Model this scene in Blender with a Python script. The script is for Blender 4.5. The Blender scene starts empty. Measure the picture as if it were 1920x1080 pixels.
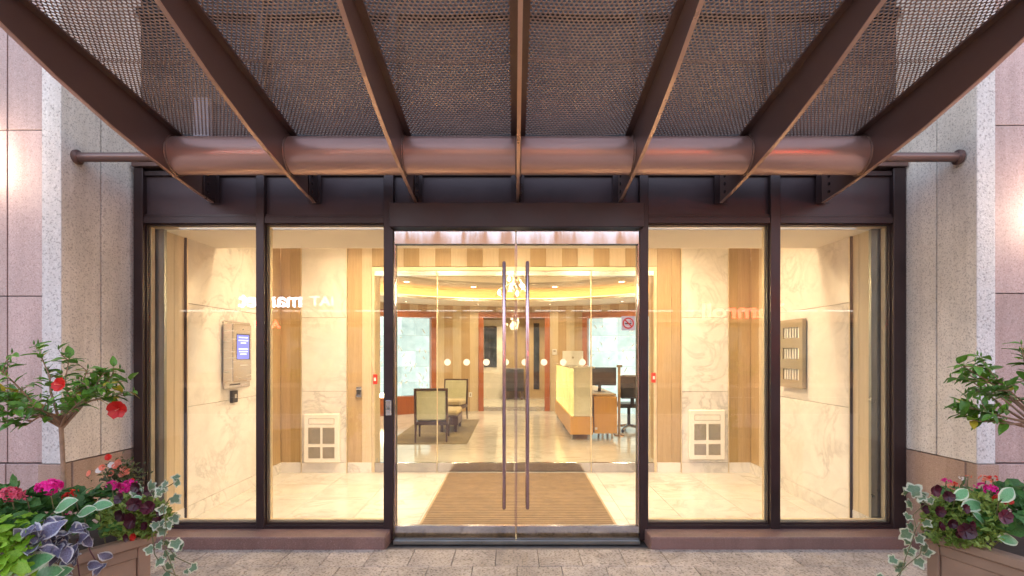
import bpy, bmesh, math, random
from mathutils import Vector, Matrix, Euler
R = math.radians
rnd = random.Random(7)
scene = bpy.context.scene
col = scene.collection

# ------------------------------------------------------------------ camera, sky, sun, exposure
cam_d = bpy.data.cameras.new('camera'); cam = bpy.data.objects.new('camera', cam_d); col.objects.link(cam)
cam.location = (0, 0, 1.45); cam.rotation_euler = (R(90), 0, 0)
cam_d.sensor_width = 36; cam_d.lens = 18; cam_d.shift_x = -4/1920; cam_d.shift_y = 122/1920
cam_d.clip_start = .05; cam_d.clip_end = 2000
scene.camera = cam
world = bpy.data.worlds.new('World'); scene.world = world; world.use_nodes = True
wn = world.node_tree.nodes; wl = world.node_tree.links
sky = wn.new('ShaderNodeTexSky'); sky.sky_type = 'NISHITA'; sky.sun_disc = False
sky.sun_elevation = R(10); sky.sun_rotation = R(20); sky.dust_density = 3.0; sky.air_density = 1.0; sky.ozone_density = 1.0
bg = wn['Background']; bg.inputs['Strength'].default_value = .15
wm = wn.new('ShaderNodeMix'); wm.data_type = 'RGBA'; wm.blend_type = 'MULTIPLY'; wm.inputs[0].default_value = 1
wm.inputs[7].default_value = (1.28, 1.0, .93, 1)            # the photograph's white balance: dusk sky read as mauve
wl.new(sky.outputs[0], wm.inputs[6]); wl.new(wm.outputs[2], bg.inputs[0])
sun_d = bpy.data.lights.new('sun', 'SUN'); sun_d.energy = .6; sun_d.angle = R(3); sun_d.color = (1, .8, .62)
sun = bpy.data.objects.new('sun', sun_d); col.objects.link(sun)
sun.rotation_euler = (R(-80), 0, R(-20))         # low behind the building: the street front lies in its shade
vs = scene.view_settings; vs.view_transform = 'Standard'; vs.look = 'None'; vs.gamma = 1; vs.use_curve_mapping = False
vs.exposure = 3.2
cy = scene.cycles
cy.use_denoising = True; cy.max_bounces = 7; cy.diffuse_bounces = 3; cy.glossy_bounces = 3
cy.transmission_bounces = 2; cy.transparent_max_bounces = 20; cy.sample_clamp_indirect = 6; cy.caustics_reflective = False; cy.caustics_refractive = False

# ------------------------------------------------------------------ helpers
W = {}
def reg(o, w): W[o.name] = Vector(w); return o
def tag(o, label=None, cat=None, group=None, kind=None):
    if label: o['label'] = label
    if cat: o['category'] = cat
    if group: o['group'] = group
    if kind: o['kind'] = kind
    return o
def thing(name, label, cat, loc=(0, 0, 0), group=None):
    o = bpy.data.objects.new(name, None); o.empty_display_size = .1; col.objects.link(o); o.location = loc
    reg(o, loc); return tag(o, label, cat, group)
class MB:
    def __init__(s): s.v = []; s.f = []; s.M = None; s.sm = []; s.at = []
    def add(s, vs_, fs, smooth=False, at=None):
        n = len(s.v)
        for p in vs_:
            p = Vector(p)
            if s.M is not None: p = s.M @ p
            s.v.append(p)
        s.at += list(at) if at else [0.0]*len(vs_)
        for f in fs: s.f.append([i+n for i in f]); s.sm.append(smooth)
        return s
    def box(s, x0, x1, y0, y1, z0, z1, b=0.0):
        if b <= 0:
            vv = [(x, y, z) for z in (z0, z1) for y in (y0, y1) for x in (x0, x1)]
            return s.add(vv, [(0,2,3,1),(4,5,7,6),(0,1,5,4),(2,6,7,3),(0,4,6,2),(1,3,7,5)])
        c = ((x0+x1)/2, (y0+y1)/2, (z0+z1)/2); h = ((x1-x0)/2, (y1-y0)/2, (z1-z0)/2); b = min(b, min(h)*.9)
        vv = []; idx = {}
        for sx in (-1, 1):
            for sy in (-1, 1):
                for sz in (-1, 1):
                    for ax in range(3):
                        p = [sx*(h[0]-b), sy*(h[1]-b), sz*(h[2]-b)]; p[ax] = (sx, sy, sz)[ax]*h[ax]
                        idx[(sx, sy, sz, ax)] = len(vv); vv.append([c[i]+p[i] for i in range(3)])
        fs = []
        for ax in range(3):
            o = [i for i in range(3) if i != ax]
            for sg in (-1, 1):
                q = []
                for a, d in ((-1,-1),(1,-1),(1,1),(-1,1)):
                    k = [0,0,0]; k[ax] = sg; k[o[0]] = a; k[o[1]] = d; q.append(idx[(*k, ax)])
                if (sg > 0) == (ax == 1): q.reverse()
                fs.append(q)
        for ax in range(3):
            o = [i for i in range(3) if i != ax]
            for a in (-1, 1):
                for d in (-1, 1):
                    k0 = [0,0,0]; k0[ax] = -1; k0[o[0]] = a; k0[o[1]] = d; k1 = list(k0); k1[ax] = 1
                    fs.append([idx[(*k0, o[0])], idx[(*k1, o[0])], idx[(*k1, o[1])], idx[(*k0, o[1])]])
        for sx in (-1, 1):
            for sy in (-1, 1):
                for sz in (-1, 1): fs.append([idx[(sx, sy, sz, i)] for i in range(3)])
        return s.add(vv, fs)
    def tube(s, pts, r, n=12, cap=True):
        pts = [Vector(p) for p in pts]; rs = r if isinstance(r, (list, tuple)) else [r]*len(pts)
        up = None; vv = []
        for i, p in enumerate(pts):
            d = (pts[min(i+1, len(pts)-1)]-pts[max(i-1, 0)]).normalized()
            if up is None: up = d.orthogonal().normalized()
            up = (up-d*up.dot(d)).normalized(); w = d.cross(up)
            for k in range(n):
                a = 2*math.pi*k/n; vv.append(p+(up*math.cos(a)+w*math.sin(a))*rs[i])
        fs = [(i*n+k, i*n+(k+1) % n, (i+1)*n+(k+1) % n, (i+1)*n+k) for i in range(len(pts)-1) for k in range(n)]
        s.add(vv, fs, True)
        if cap:
            m = len(s.v)-len(vv)
            s.f.append([m+k for k in reversed(range(n))]); s.sm.append(False)
            s.f.append([m+(len(pts)-1)*n+k for k in range(n)]); s.sm.append(False)
        return s
    def lathe(s, c, prof, n=20, axis='z'):
        vv = []
        for r, z in prof:
            for k in range(n):
                a = 2*math.pi*k/n; p = (r*math.cos(a), r*math.sin(a), z)
                if axis == 'y': p = (p[0], p[2], p[1])
                if axis == 'x': p = (p[2], p[0], p[1])
                vv.append((c[0]+p[0], c[1]+p[1], c[2]+p[2]))
        fs = [(i*n+k, i*n+(k+1) % n, (i+1)*n+(k+1) % n, (i+1)*n+k) for i in range(len(prof)-1) for k in range(n)]
        return s.add(vv, fs, True)
    def prism(s, poly, ax, a0, a1):          # polygon in the two other axes, extruded along ax
        n = len(poly); vv = []
        for a in (a0, a1):
            for p in poly:
                vv.append({'x': (a, p[0], p[1]), 'y': (p[0], a, p[1]), 'z': (p[0], p[1], a)}[ax])
        fs = [list(range(n)), list(range(2*n-1, n-1, -1))]
        fs += [(i, (i+1) % n, n+(i+1) % n, n+i) for i in range(n)]
        return s.add(vv, fs)
    def arc(s, c, r0, r1, a0, a1, z0, z1, n=4):   # ring segment, angle from +Y towards +X
        vv = []
        for i in range(n+1):
            a = R(a0+(a1-a0)*i/n)
            for r in (r0, r1):
                for z in (z0, z1): vv.append((c[0]+r*math.sin(a), c[1]+r*math.cos(a), z))
        fs = []
        for i in range(n):
            k = i*4; m = k+4
            fs += [(k, k+1, m+1, m), (k+2, m+2, m+3, k+3), (k+1, k+3, m+3, m+1), (k, m, m+2, k+2)]
        fs += [(0, 2, 3, 1), (n*4, n*4+1, n*4+3, n*4+2)]
        return s.add(vv, fs)
    clip = None
    def mesh(s, name, mat):
        me = bpy.data.meshes.new(name); me.from_pydata([tuple(p) for p in s.v], [], s.f)
        if any(s.sm): me.polygons.foreach_set('use_smooth', s.sm)
        if any(s.at):
            a = me.attributes.new('rim', 'FLOAT', 'POINT'); a.data.foreach_set('value', s.at)
        bm = bmesh.new(); bm.from_mesh(me); 
        if s.clip is not None:
            bmesh.ops.bisect_plane(bm, geom=bm.verts[:]+bm.edges[:]+bm.faces[:], plane_co=(0, s.clip, 0), plane_no=(0, 1, 0), clear_inner=True)
        bmesh.ops.recalc_face_normals(bm, faces=bm.faces); bm.to_mesh(me); bm.free()
        if any(s.sm): me.set_sharp_from_angle(angle=R(40))
        if mat: me.materials.append(mat)
        return me
    def build(s, name, mat, parent=None, label=None, cat=None, group=None, kind=None):
        o = bpy.data.objects.new(name, s.mesh(name, mat)); col.objects.link(o)
        if parent is not None: o.parent = parent; o.location = -W[parent.name]
        reg(o, (0, 0, 0)); return tag(o, label, cat, group, kind)
def inst(name, me, parent, loc, rot=None, sc=1.0):
    o = bpy.data.objects.new(name, me); col.objects.link(o); o.parent = parent
    o.location = Vector(loc)-W[parent.name] if parent else loc
    if rot is not None: o.rotation_euler = rot
    o.scale = (sc, sc, sc); reg(o, loc); return o
def B(*a, **k): return MB().box(*a, **k)
def P(px, py, Y):                        # a point of the place: sight line of a measured spot, at distance Y
    return Vector(((px-964)/960*Y, Y, 1.45-(py-662)/960*Y))

# ------------------------------------------------------------------ materials
class NT:
    def __init__(s, name):
        s.m = bpy.data.materials.new(name); s.m.use_nodes = True; s.t = s.m.node_tree; s.n = s.t.nodes; s.l = s.t.links
        s.p = s.n['Principled BSDF']; s.out = s.n['Material Output']
    def new(s, t, **k):
        nd = s.n.new(t)
        for a, b in k.items():
            if a.startswith('i_'):
                key = a[2:]; key = int(key) if key.isdigit() else key
                nd.inputs[key].default_value = b
            else: setattr(nd, a, b)
        return nd
    def ln(s, a, b): s.l.new(a, b)
    def coords(s, kind='Object', scale=(1, 1, 1), rnd_off=True, rot=(0, 0, 0)):
        tc = s.new('ShaderNodeTexCoord'); mp = s.new('ShaderNodeMapping'); mp.inputs['Scale'].default_value = scale; mp.inputs['Rotation'].default_value = rot
        s.ln(tc.outputs[kind], mp.inputs[0])
        if rnd_off:
            oi = s.new('ShaderNodeObjectInfo'); mu = s.new('ShaderNodeMath', operation='MULTIPLY'); mu.inputs[1].default_value = 37.0
            s.ln(oi.outputs['Random'], mu.inputs[0]); cb = s.new('ShaderNodeCombineXYZ')
            for i in range(3): s.ln(mu.outputs[0], cb.inputs[i])
            s.ln(cb.outputs[0], mp.inputs['Location'])
        return mp.outputs[0]
    def noise(s, vec, scale, detail=4, rough=.55, dist=0):
        nd = s.new('ShaderNodeTexNoise'); nd.inputs['Scale'].default_value = scale; nd.inputs['Detail'].default_value = detail
        nd.inputs['Roughness'].default_value = rough; nd.inputs['Distortion'].default_value = dist; s.ln(vec, nd.inputs['Vector']); return nd.outputs[0]
    def ramp(s, fac, stops, interp='LINEAR'):
        nd = s.new('ShaderNodeValToRGB'); cr = nd.color_ramp; cr.interpolation = interp
        while len(cr.elements) < len(stops): cr.elements.new(.5)
        for e, (p, c) in zip(cr.elements, stops): e.position = p; e.color = (*c, 1) if len(c) == 3 else c
        s.ln(fac, nd.inputs[0]); return nd.outputs[0]
    def mix(s, fac, a, b, mode='MIX'):
        nd = s.new('ShaderNodeMix', data_type='RGBA', blend_type=mode)
        for k, v in ((0, fac), (6, a), (7, b)):
            if isinstance(v, (int, float)): nd.inputs[k].default_value = v
            elif isinstance(v, tuple): nd.inputs[k].default_value = (*v, 1)
            else: s.ln(v, nd.inputs[k])
        return nd.outputs[2]
    def rnd_tint(s, c, amt):
        oi = s.new('ShaderNodeObjectInfo'); hs = s.new('ShaderNodeHueSaturation')
        mr = s.new('ShaderNodeMapRange'); mr.inputs[3].default_value = 1-amt; mr.inputs[4].default_value = 1+amt
        s.ln(oi.outputs['Random'], mr.inputs[0]); s.ln(mr.outputs[0], hs.inputs['Value']); s.ln(c, hs.inputs['Color']); return hs.outputs[0]
    def bump(s, h, strength, dist=.01):
        nd = s.new('ShaderNodeBump'); nd.inputs['Strength'].default_value = strength; nd.inputs['Distance'].default_value = dist
        s.ln(h, nd.inputs['Height']); s.ln(nd.outputs[0], s.p.inputs['Normal'])
    def set(s, **k):
        for a, v in k.items():
            i = s.p.inputs[a.replace('_', ' ')]
            if isinstance(v, (int, float)): i.default_value = v
            elif isinstance(v, tuple): i.default_value = (*v, 1)
            else: s.ln(v, i)
        return s
MATS = {}
def pm(name, c, rough=.5, metal=0., var=.12, vs_=6., stretch=(1, 1, 1), tint=0., bump=0., bscale=60., rv=.08, spec=.5):
    t = NT(name); v = t.coords(scale=stretch)
    n = t.noise(v, vs_, 5, .6)
    c0 = tuple(x*(1-var) for x in c); c1 = tuple(min(1, x*(1+var)) for x in c)
    cc = t.ramp(n, [(.3, c0), (.7, c1)])
    if tint: cc = t.rnd_tint(cc, tint)
    rr = t.ramp(n, [(.3, (max(.02, rough-rv),)*3), (.7, (min(1, rough+rv),)*3)])
    t.set(Base_Color=cc, Roughness=rr, Metallic=metal)
    t.p.inputs['Specular IOR Level'].default_value = spec
    if bump: t.bump(t.noise(v, bscale, 4, .6), bump, .004)
    MATS[name] = t.m; return t.m
def granite(name, base, dark, light, scale=160., bump=.15, rough=.7, tint=.06, cloud=.12, bs=None, amt=.42, stain=0.):
    t = NT(name); v = t.coords()
    n1 = t.noise(v, scale, 2, .6); n2 = t.noise(v, scale*.45, 3, .7); big = t.noise(v, 1.7, 5, .65)
    c = t.ramp(n1, [(0, dark), (amt-.05, dark), (amt, base), (.6, base), (.66, light), (1, light)])
    c2 = t.ramp(n2, [(.3, tuple(x*.82 for x in base)), (.65, tuple(min(1, x*1.1) for x in base))])
    c = t.mix(.35, c, c2)
    sh = t.ramp(big, [(.25, (1-cloud,)*3), (.75, (1+cloud*.4,)*3)])
    st = t.noise(t.coords(scale=(9, 9, .35)), 1.0, 5, .6); sw_ = t.ramp(st, [(.35, (.84, .82, .8)), (.6, (1, 1, 1))])
    c = t.mix(1., c, sw_, 'MULTIPLY')
    if stain:
        gp = t.new('ShaderNodeNewGeometry'); ns = t.noise(gp.outputs['Position'], 1.6, 6, .65, .8)
        c = t.mix(1., c, t.ramp(ns, [(.3, (1-stain, 1-stain*1.05, 1-stain*1.1)), (.55, (1, 1, 1))]), 'MULTIPLY')
        sp_ = t.noise(gp.outputs['Position'], 17., 2, .5)
        c = t.mix(1., c, t.ramp(sp_, [(.24, (.55, .53, .5)), (.29, (1, 1, 1))]), 'MULTIPLY')
    c = t.rnd_tint(t.mix(1., c, sh, 'MULTIPLY'), tint)
    t.set(Base_Color=c, Roughness=rough); t.bump(t.noise(v, bs or scale*.6, 4, .7), bump, .006)
    return t.m
def marble(name, base, vein, rough=.18, scale=1.0, tint=.03, amount=.55):
    t = NT(name); v = t.coords(scale=(scale, scale, scale), rot=(.5, .35, .6))
    w = t.noise(v, 1.6, 8, .62, 1.4)
    d = t.new('ShaderNodeMath', operation='SUBTRACT'); d.inputs[1].default_value = .5; t.ln(w, d.inputs[0])
    a = t.new('ShaderNodeMath', operation='ABSOLUTE'); t.ln(d.outputs[0], a.inputs[0])
    vein_m = t.ramp(a.outputs[0], [(0, (amount,)*3), (.014, (amount*.5,)*3), (.05, (0, 0, 0))])
    cl = t.noise(v, 2.6, 6, .65, .6)
    cc = t.ramp(cl, [(.3, tuple(x*.85 for x in base)), (.62, base)])
    gate = t.ramp(t.noise(v, .9, 2), [(.42, (.1, .1, .1)), (.62, (1, 1, 1))])
    f = t.mix(1., vein_m, gate, 'MULTIPLY')
    t.set(Base_Color=t.rnd_tint(t.mix(f, cc, vein), tint), Roughness=rough)
    return t.m
def wood(name, c0, c1, stretch=(14, 14, .5), rough=.4, tint=.05, scale=2.2):
    t = NT(name); v = t.coords(scale=stretch)
    n = t.noise(v, scale, 8, .65, 1.0); f = t.noise(v, scale*9, 3, .6)
    c = t.ramp(n, [(.25, c0), (.72, c1)])
    c = t.mix(.18, c, t.ramp(f, [(.35, tuple(x*.6 for x in c0)), (.6, c1)]))
    t.set(Base_Color=t.rnd_tint(c, tint), Roughness=rough); t.bump(f, .04, .002); return t.m
def emit(name, c, s, var=0., scale=3., tint=0.):
    t = NT(name); e = t.new('ShaderNodeEmission'); e.inputs['Strength'].default_value = s
    if var:
        v = t.coords(); n = t.noise(v, scale, 5, .6, .8)
        cc = t.ramp(n, [(.3, (c[0]*(1-var*1.2), c[1]*(1-var), c[2]*(1-var))), (.65, c)])
        t.ln(t.rnd_tint(cc, tint) if tint else cc, e.inputs[0])
    else: e.inputs[0].default_value = (*c, 1)
    t.ln(e.outputs[0], t.out.inputs[0]); return t.m
def pane(name, tintc=(1, 1, 1), f0=.045, rough=0.0):
    t = NT(name); tr = t.new('ShaderNodeBsdfTransparent'); tr.inputs[0].default_value = (*tintc, 1)
    gl = t.new('ShaderNodeBsdfGlossy'); gl.inputs['Roughness'].default_value = rough
    lw = t.new('ShaderNodeLayerWeight'); lw.inputs[0].default_value = .5
    pw = t.new('ShaderNodeMath', operation='POWER'); pw.inputs[1].default_value = 5; t.ln(lw.outputs['Facing'], pw.inputs[0])
    ma = t.new('ShaderNodeMath', operation='MULTIPLY_ADD'); ma.inputs[1].default_value = .9; ma.inputs[2].default_value = f0; t.ln(pw.outputs[0], ma.inputs[0])
    mx = t.new('ShaderNodeMixShader'); t.ln(ma.outputs[0], mx.inputs[0]); t.ln(tr.outputs[0], mx.inputs[1]); t.ln(gl.outputs[0], mx.inputs[2])
    t.ln(mx.outputs[0], t.out.inputs[0]); return t.m
def leaf(name, c0, c1, rimc=None, rim_at=.72, rough=.42, tint=.25, trans=.3):
    t = NT(name); v = t.coords('Object'); n = t.noise(v, 14, 3, .6)
    c = t.ramp(n, [(.3, c0), (.7, c1)])
    if rimc:
        at = t.new('ShaderNodeAttribute'); at.attribute_name = 'rim'
        ad = t.new('ShaderNodeMath', operation='MULTIPLY_ADD'); ad.inputs[1].default_value = .5; t.ln(t.noise(v, 40, 3), ad.inputs[0]); t.ln(at.outputs['Fac'], ad.inputs[2])
        f = t.ramp(ad.outputs[0], [(rim_at+.18, (0, 0, 0)), (rim_at+.3, (1, 1, 1))])
        c = t.mix(f, c, rimc)
    c = t.rnd_tint(c, tint); t.set(Base_Color=c, Roughness=rough)
    tl = t.new('ShaderNodeBsdfTranslucent'); t.ln(c, tl.inputs[0]); mx = t.new('ShaderNodeMixShader'); mx.inputs[0].default_value = trans
    t.ln(t.p.outputs[0], mx.inputs[1]); t.ln(tl.outputs[0], mx.inputs[2]); t.ln(mx.outputs[0], t.out.inputs[0]); return t.m

M_bronze = pm('bronze paint', (.165, .1, .086), .33, .45, .05, 3., rv=.02)
M_frame = pm('dark bronze frame', (.036, .02, .02), .38, .35, .2, 4.)
M_transom = pm('dark transom panel', (.05, .03, .032), .42, .3, .25, 2.)
M_perf = pm('perforated sheet', (.36, .235, .185), .42, .25, .18, 5., tint=.06)
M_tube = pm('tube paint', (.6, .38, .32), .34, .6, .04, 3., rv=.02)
M_edgelight = pm('fin edge highlight', (.62, .4, .31), .3, .6, .06, 6., rv=.03)  # lighter bronze, paints the light caught on the fins' lower edges
M_weld = pm('weld bead', (.24, .15, .12), .4, .7, .2, 40.)
M_steel = pm('brushed stainless', (.62, .6, .58), .22, 1., .12, 3., stretch=(1, 1, 14), rv=.1)
M_steelrail = pm('polished door rail', (.52, .53, .58), .11, 1., .1, 2., stretch=(5, 1, .6), rv=.09, bump=.25, bscale=4.)
M_gold = pm('warm metal trim', (.78, .65, .43), .42, .55, .1, 8.)
M_greymet = pm('grey anodised stile', (.3, .3, .27), .35, .8, .12, 6.)
M_handle = pm('bronze pull', (.42, .31, .36), .15, 1., .12, 10.)
M_glass = pane('clear pane', (.985, .99, .985), .05)
M_glass_in = pane('inner clear pane', (.98, .99, .97), .03)
M_upper = pm('dark upper glazing', (.016, .015, .017), .3, 0., .2, 1., spec=.15)
M_stone = granite('pale rough granite', (.8, .71, .62), (.4, .33, .28), (.85, .79, .72), 90., .5, .8, .04, .25, amt=.44)
M_rough = granite('bush hammered granite', (.66, .63, .6), (.28, .26, .24), (.8, .78, .75), 75., .95, .85, .04, .15, 60.)
M_pink = granite('pink granite slab', (.46, .33, .3), (.27, .18, .16), (.58, .46, .43), 110., .15, .5, .09, .22)
M_plinth = granite('rose granite plinth', (.43, .285, .215), (.22, .12, .09), (.55, .42, .35), 150., .12, .42, .05, .2)
M_curb = granite('red granite curb', (.22, .125, .105), (.14, .07, .06), (.42, .28, .25), 170., .1, .38, .05, .15)
M_pave = granite('speckled paver', (.57, .475, .395), (.14, .105, .08), (.7, .61, .52), 62., .25, .62, .1, .4, amt=.45, stain=.3)
M_joint = pm('dark joint', (.1, .085, .075), .9, 0, .3, 20.)
M_grout = pm('paver grout', (.2, .16, .13), .9, 0, .2, 20.)
M_asph = pm('asphalt', (.05, .05, .052), .85, 0, .25, 30., bump=.4)
M_marble = marble('cream wall marble', (.77, .715, .635), (.34, .31, .275), .18, 1.2, .04, .6)
M_floor = marble('cream floor marble', (.64, .59, .505), (.33, .28, .22), .12, .8, .04, .6)
M_wood = wood('tan veneer', (.38, .245, .115), (.52, .365, .19))
M_woodl = wood('light veneer', (.55, .43, .27), (.66, .53, .35))
M_woodd = wood('olive veneer', (.33, .21, .085), (.44, .3, .13))
M_cherry = wood('cherry frame wood', (.3, .075, .02), (.47, .14, .04), rough=.3)
M_honey = wood('honey maple', (.6, .29, .05), (.72, .38, .08), rough=.32)
M_espresso = wood('espresso wood', (.06, .028, .018), (.1, .048, .03), rough=.32)
M_plaster = pm('cream plaster', (.78, .72, .6), .8, 0, .04, 2.)
M_plasterg = pm('taupe plaster', (.4, .355, .285), .8, 0, .05, 2.)
M_white = pm('cream enamel', (.8, .74, .64), .4, 0, .04, 5.)
M_mesh = pm('grille mesh', (.4, .35, .28), .5, .2, .25, 300., rv=.1)
M_slotdark = pm('dark recess', (.05, .04, .035), .6, 0, .2, 8.)
M_black = pm('black plastic', (.02, .02, .022), .4, 0, .2, 8.)
M_plastic = pm('white plastic', (.75, .74, .7), .4, 0, .04, 5.)
M_red = pm('red enamel', (.6, .03, .02), .35, 0, .08, 8.)
M_mat_d = pm('brown mat ribs', (.15, .09, .042), .85, 0, .35, 9., bump=.5, bscale=150.)
M_mat_l = pm('tan mat carpet', (.33, .235, .13), .9, 0, .25, 7., bump=.5, bscale=150.)
M_rug = pm('olive rug', (.2, .15, .07), .95, 0, .2, 5., bump=.5, bscale=200.)
M_fabric = pm('sage upholstery', (.56, .56, .38), .8, 0, .08, 8., bump=.2, bscale=300.)
M_seat = pm('tan upholstery', (.52, .42, .25), .8, 0, .08, 8., bump=.2, bscale=300.)
M_planter = pm('bronze planter', (.27, .17, .115), .5, .15, .22, 2.5, rv=.1, bump=.08, bscale=30.)
M_soil = pm('potting soil', (.035, .022, .015), .95, 0, .4, 30., bump=1., bscale=60.)
M_signplate = pm('sign plate', (.62, .5, .47), .4, 0, .04, 5.)
M_signblack = pm('sign black', (.03, .02, .02), .5, 0, .1, 5.)
M_bark = pm('hibiscus bark', (.3, .19, .12), .8, 0, .3, 30., bump=.5, bscale=80.)
M_stem = pm('green stem', (.13, .12, .05), .6, 0, .25, 20.)
E_warm = emit('warm lamp lens', (1, .8, .52), 4.5)
E_cove = emit('cove led', (1, .45, .13), 3.)
E_bulb = emit('chandelier bulb', (1, .78, .45), 25.)
E_desk = emit('backlit onyx', (1, .66, .2), .26, .45, 1.6)
E_art = emit('backlit art glass', (.85, 1, .92), .155, .28, 4.0, .18)
E_screen = emit('blue screen', (.32, .3, .8), .17)
E_text = emit('screen text', (.85, .85, 1), .25)
E_neonw = emit('white sign face', (.9, .85, 1), 4.5)
E_neonr = emit('red sign face', (1, .05, .03), 7.)
E_tube = emit('fluorescent tube', (1, .9, .8), 1.0)
E_sconce = emit('sconce lens', (1, .78, .6), 8.)

LW = (1, .77, .49)
def lamp_light(name, parent, loc, power, size, color=LW, kind='AREA', rot=(0, 0, 0), **k):
    d = bpy.data.lights.new(name, kind); d.energy = power; d.color = color
    if kind == 'AREA': d.shape = 'DISK'; d.size = size
    else: d.shadow_soft_size = size
    for a, b in k.items(): setattr(d, a, b)
    o = bpy.data.objects.new(name, d); col.objects.link(o); o.parent = parent; o.location = Vector(loc)-W[parent.name]; o.rotation_euler = rot
    return o

# ------------------------------------------------------------------ ground, street
g = B(-400, 400, -400, 3.9, -.3, -.03).build('ground', M_grout, kind='structure')
B(-400, 400, 3.9, 4.2, -.3, -.035).build('foundation', M_joint, kind='structure')
pv = thing('pavement', None, None); tag(pv, kind='structure')
pm_ = []
for k in range(4): pm_.append(B(-.1485, .1485, -.1485, .1485, -.03, 0, b=.003).mesh('paver', M_pave))
rr = random.Random(3)
for j in range(12):
    for i in range(-11, 12):
        off = 0.02 if j % 2 == 0 else .17
        o = inst('paver', pm_[0], pv, (i*.3+off, 3.632-j*.3, rr.uniform(-.0015, .0015)), (rr.uniform(-.003, .003), rr.uniform(-.003, .003), rr.choice((0, math.pi/2, math.pi))))
sl = thing('pavement_slabs', None, None); tag(sl, kind='structure')
B(-60, 60, -4.0, .178, -.03, -.002).build('slab', M_pave, sl)
for s_, x0, x1 in ((0, -60, -3.452), (1, 3.322+.15, 60)): B(x0, x1, .182, 3.9, -.03, -.002).build('slab', M_pave, sl)
B(-60, 60, -4.16, -4.004, -.03, .0).build('kerb', M_stone, sl)
B(-60, 60, -13.8, -4.164, -.2, -.13+.105).build('road', M_asph, kind='structure')
B(-60, 60, -17, -13.804, -.03, -.001).build('far_pavement', M_pave, kind='structure')
rk = thing('road_markings', None, None); tag(rk, kind='structure')
for i in range(-8, 9): B(i*3.2, i*3.2+1.6, -9.06, -8.94, -.0249, -.021).build('dash', M_plastic, rk)

# ------------------------------------------------------------------ buildings' outer shell
def X4(px): return (px-964)/240
for side, sg in (('left', -1), ('right', 1)):
    xr = -2.962 if sg < 0 else 3.03            # return wall at the frame
    xo = -3.025 if sg < 0 else 3.09            # return wall at the street end
    xs = -3.156 if sg < 0 else 3.215
    t = thing('stone_pier', f'pale granite corner pier with rose plinth on the {side} of the glass entrance', 'stone pier', (xo, 3.7, 0), 'granite piers flanking the entrance')
    def rx(y): return xr+(xo-xr)*(4.05-y)/.63
    th = sg*.09
    def slab(y0, y1, z0, z1, name, m, proud=0):
        pr = -sg*proud
        MB().prism([(rx(y0)+pr, y0), (rx(y1)+pr, y1), (rx(y1)+th, y1), (rx(y0)+th, y0)], 'z', z0, z1).build(name, m, t)
    ym = 3.712
    slab(4.12, ym+.006, .714, 6.5, 'stone_panel', M_stone); slab(ym-.006, 3.424, .714, 6.5, 'stone_panel', M_stone)
    slab(4.12, 3.5, 0, .706, 'plinth_block', M_plinth, .004)
    # street face: rough strip, then pink slabs
    def fb(a, b): return (min(a, b), max(a, b))
    a, b = fb(xo+sg*.0, xs); B(a+.002, b-.002, 3.42, 3.52, .712, 6.5).build('edge_stone', M_rough, t)
    a, b = fb(xo-sg*.004, xs+sg*.02); B(a, b, 3.412, 3.497, 0, .706, b=.004).build('plinth_block', M_plinth, t)
    a, b = fb(xo+sg*.1, xs+sg*6); B(a, b, 3.53, 4.6, 0, 6.5).build('backing', M_joint, t)
    w = thing('granite_wall', f'polished pink granite street wall on the {side}, beyond the rough pier edge', 'wall', (xs+sg*1, 3.5, 0), 'pink granite walls')
    widths = [.245, .9, .9, .9, .9]; x = xs+sg*.006
    zj = (.712, 1.832, 2.948, 4.06, 5.2, 6.5) if sg < 0 else (.712, 1.85, 2.98, 4.06, 5.2, 6.5)
    for wd in widths:
        x2 = x+sg*wd; a, b = fb(x, x2-sg*.008)
        for k in range(5): B(a, b, 3.438, 3.525, zj[k]+.003, zj[k+1]-.003, b=.002).build('granite_panel', M_pink, w)
        B(a+(.016 if sg > 0 and wd == .245 else 0), b-(.016 if sg < 0 and wd == .245 else 0), 3.425, 3.525, 0, .706, b=.003).build('plinth_block', M_pink, w)
        x = x2
M_greyblind = pm('grey blind', (.2, .18, .2), .7, 0, .05, 4.)
up = thing('upper_facade', 'dark glazed facade above the canopy, seen through its holes', 'facade', (0, 4.05, 2.9))
B(-2.96, 3.03, 4.06, 4.9, 3.0, 6.5).build('glazing', M_upper, up)
for px in (488, 737, 968, 1200, 1443): B(X4(px)-.03, X4(px)+.03, 3.99, 4.057, 2.935, 6.5).build('mullion', M_upper, up)
for z in (4.1, 5.3): B(-2.955, 3.025, 4.0, 4.056, z, z+.06).build('rail', M_upper, up)
B(X4(361), X4(391), 4.01, 4.055, 2.96, 3.45).build('blind', M_greyblind, up, 'pale panel behind the left upper pane')

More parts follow.
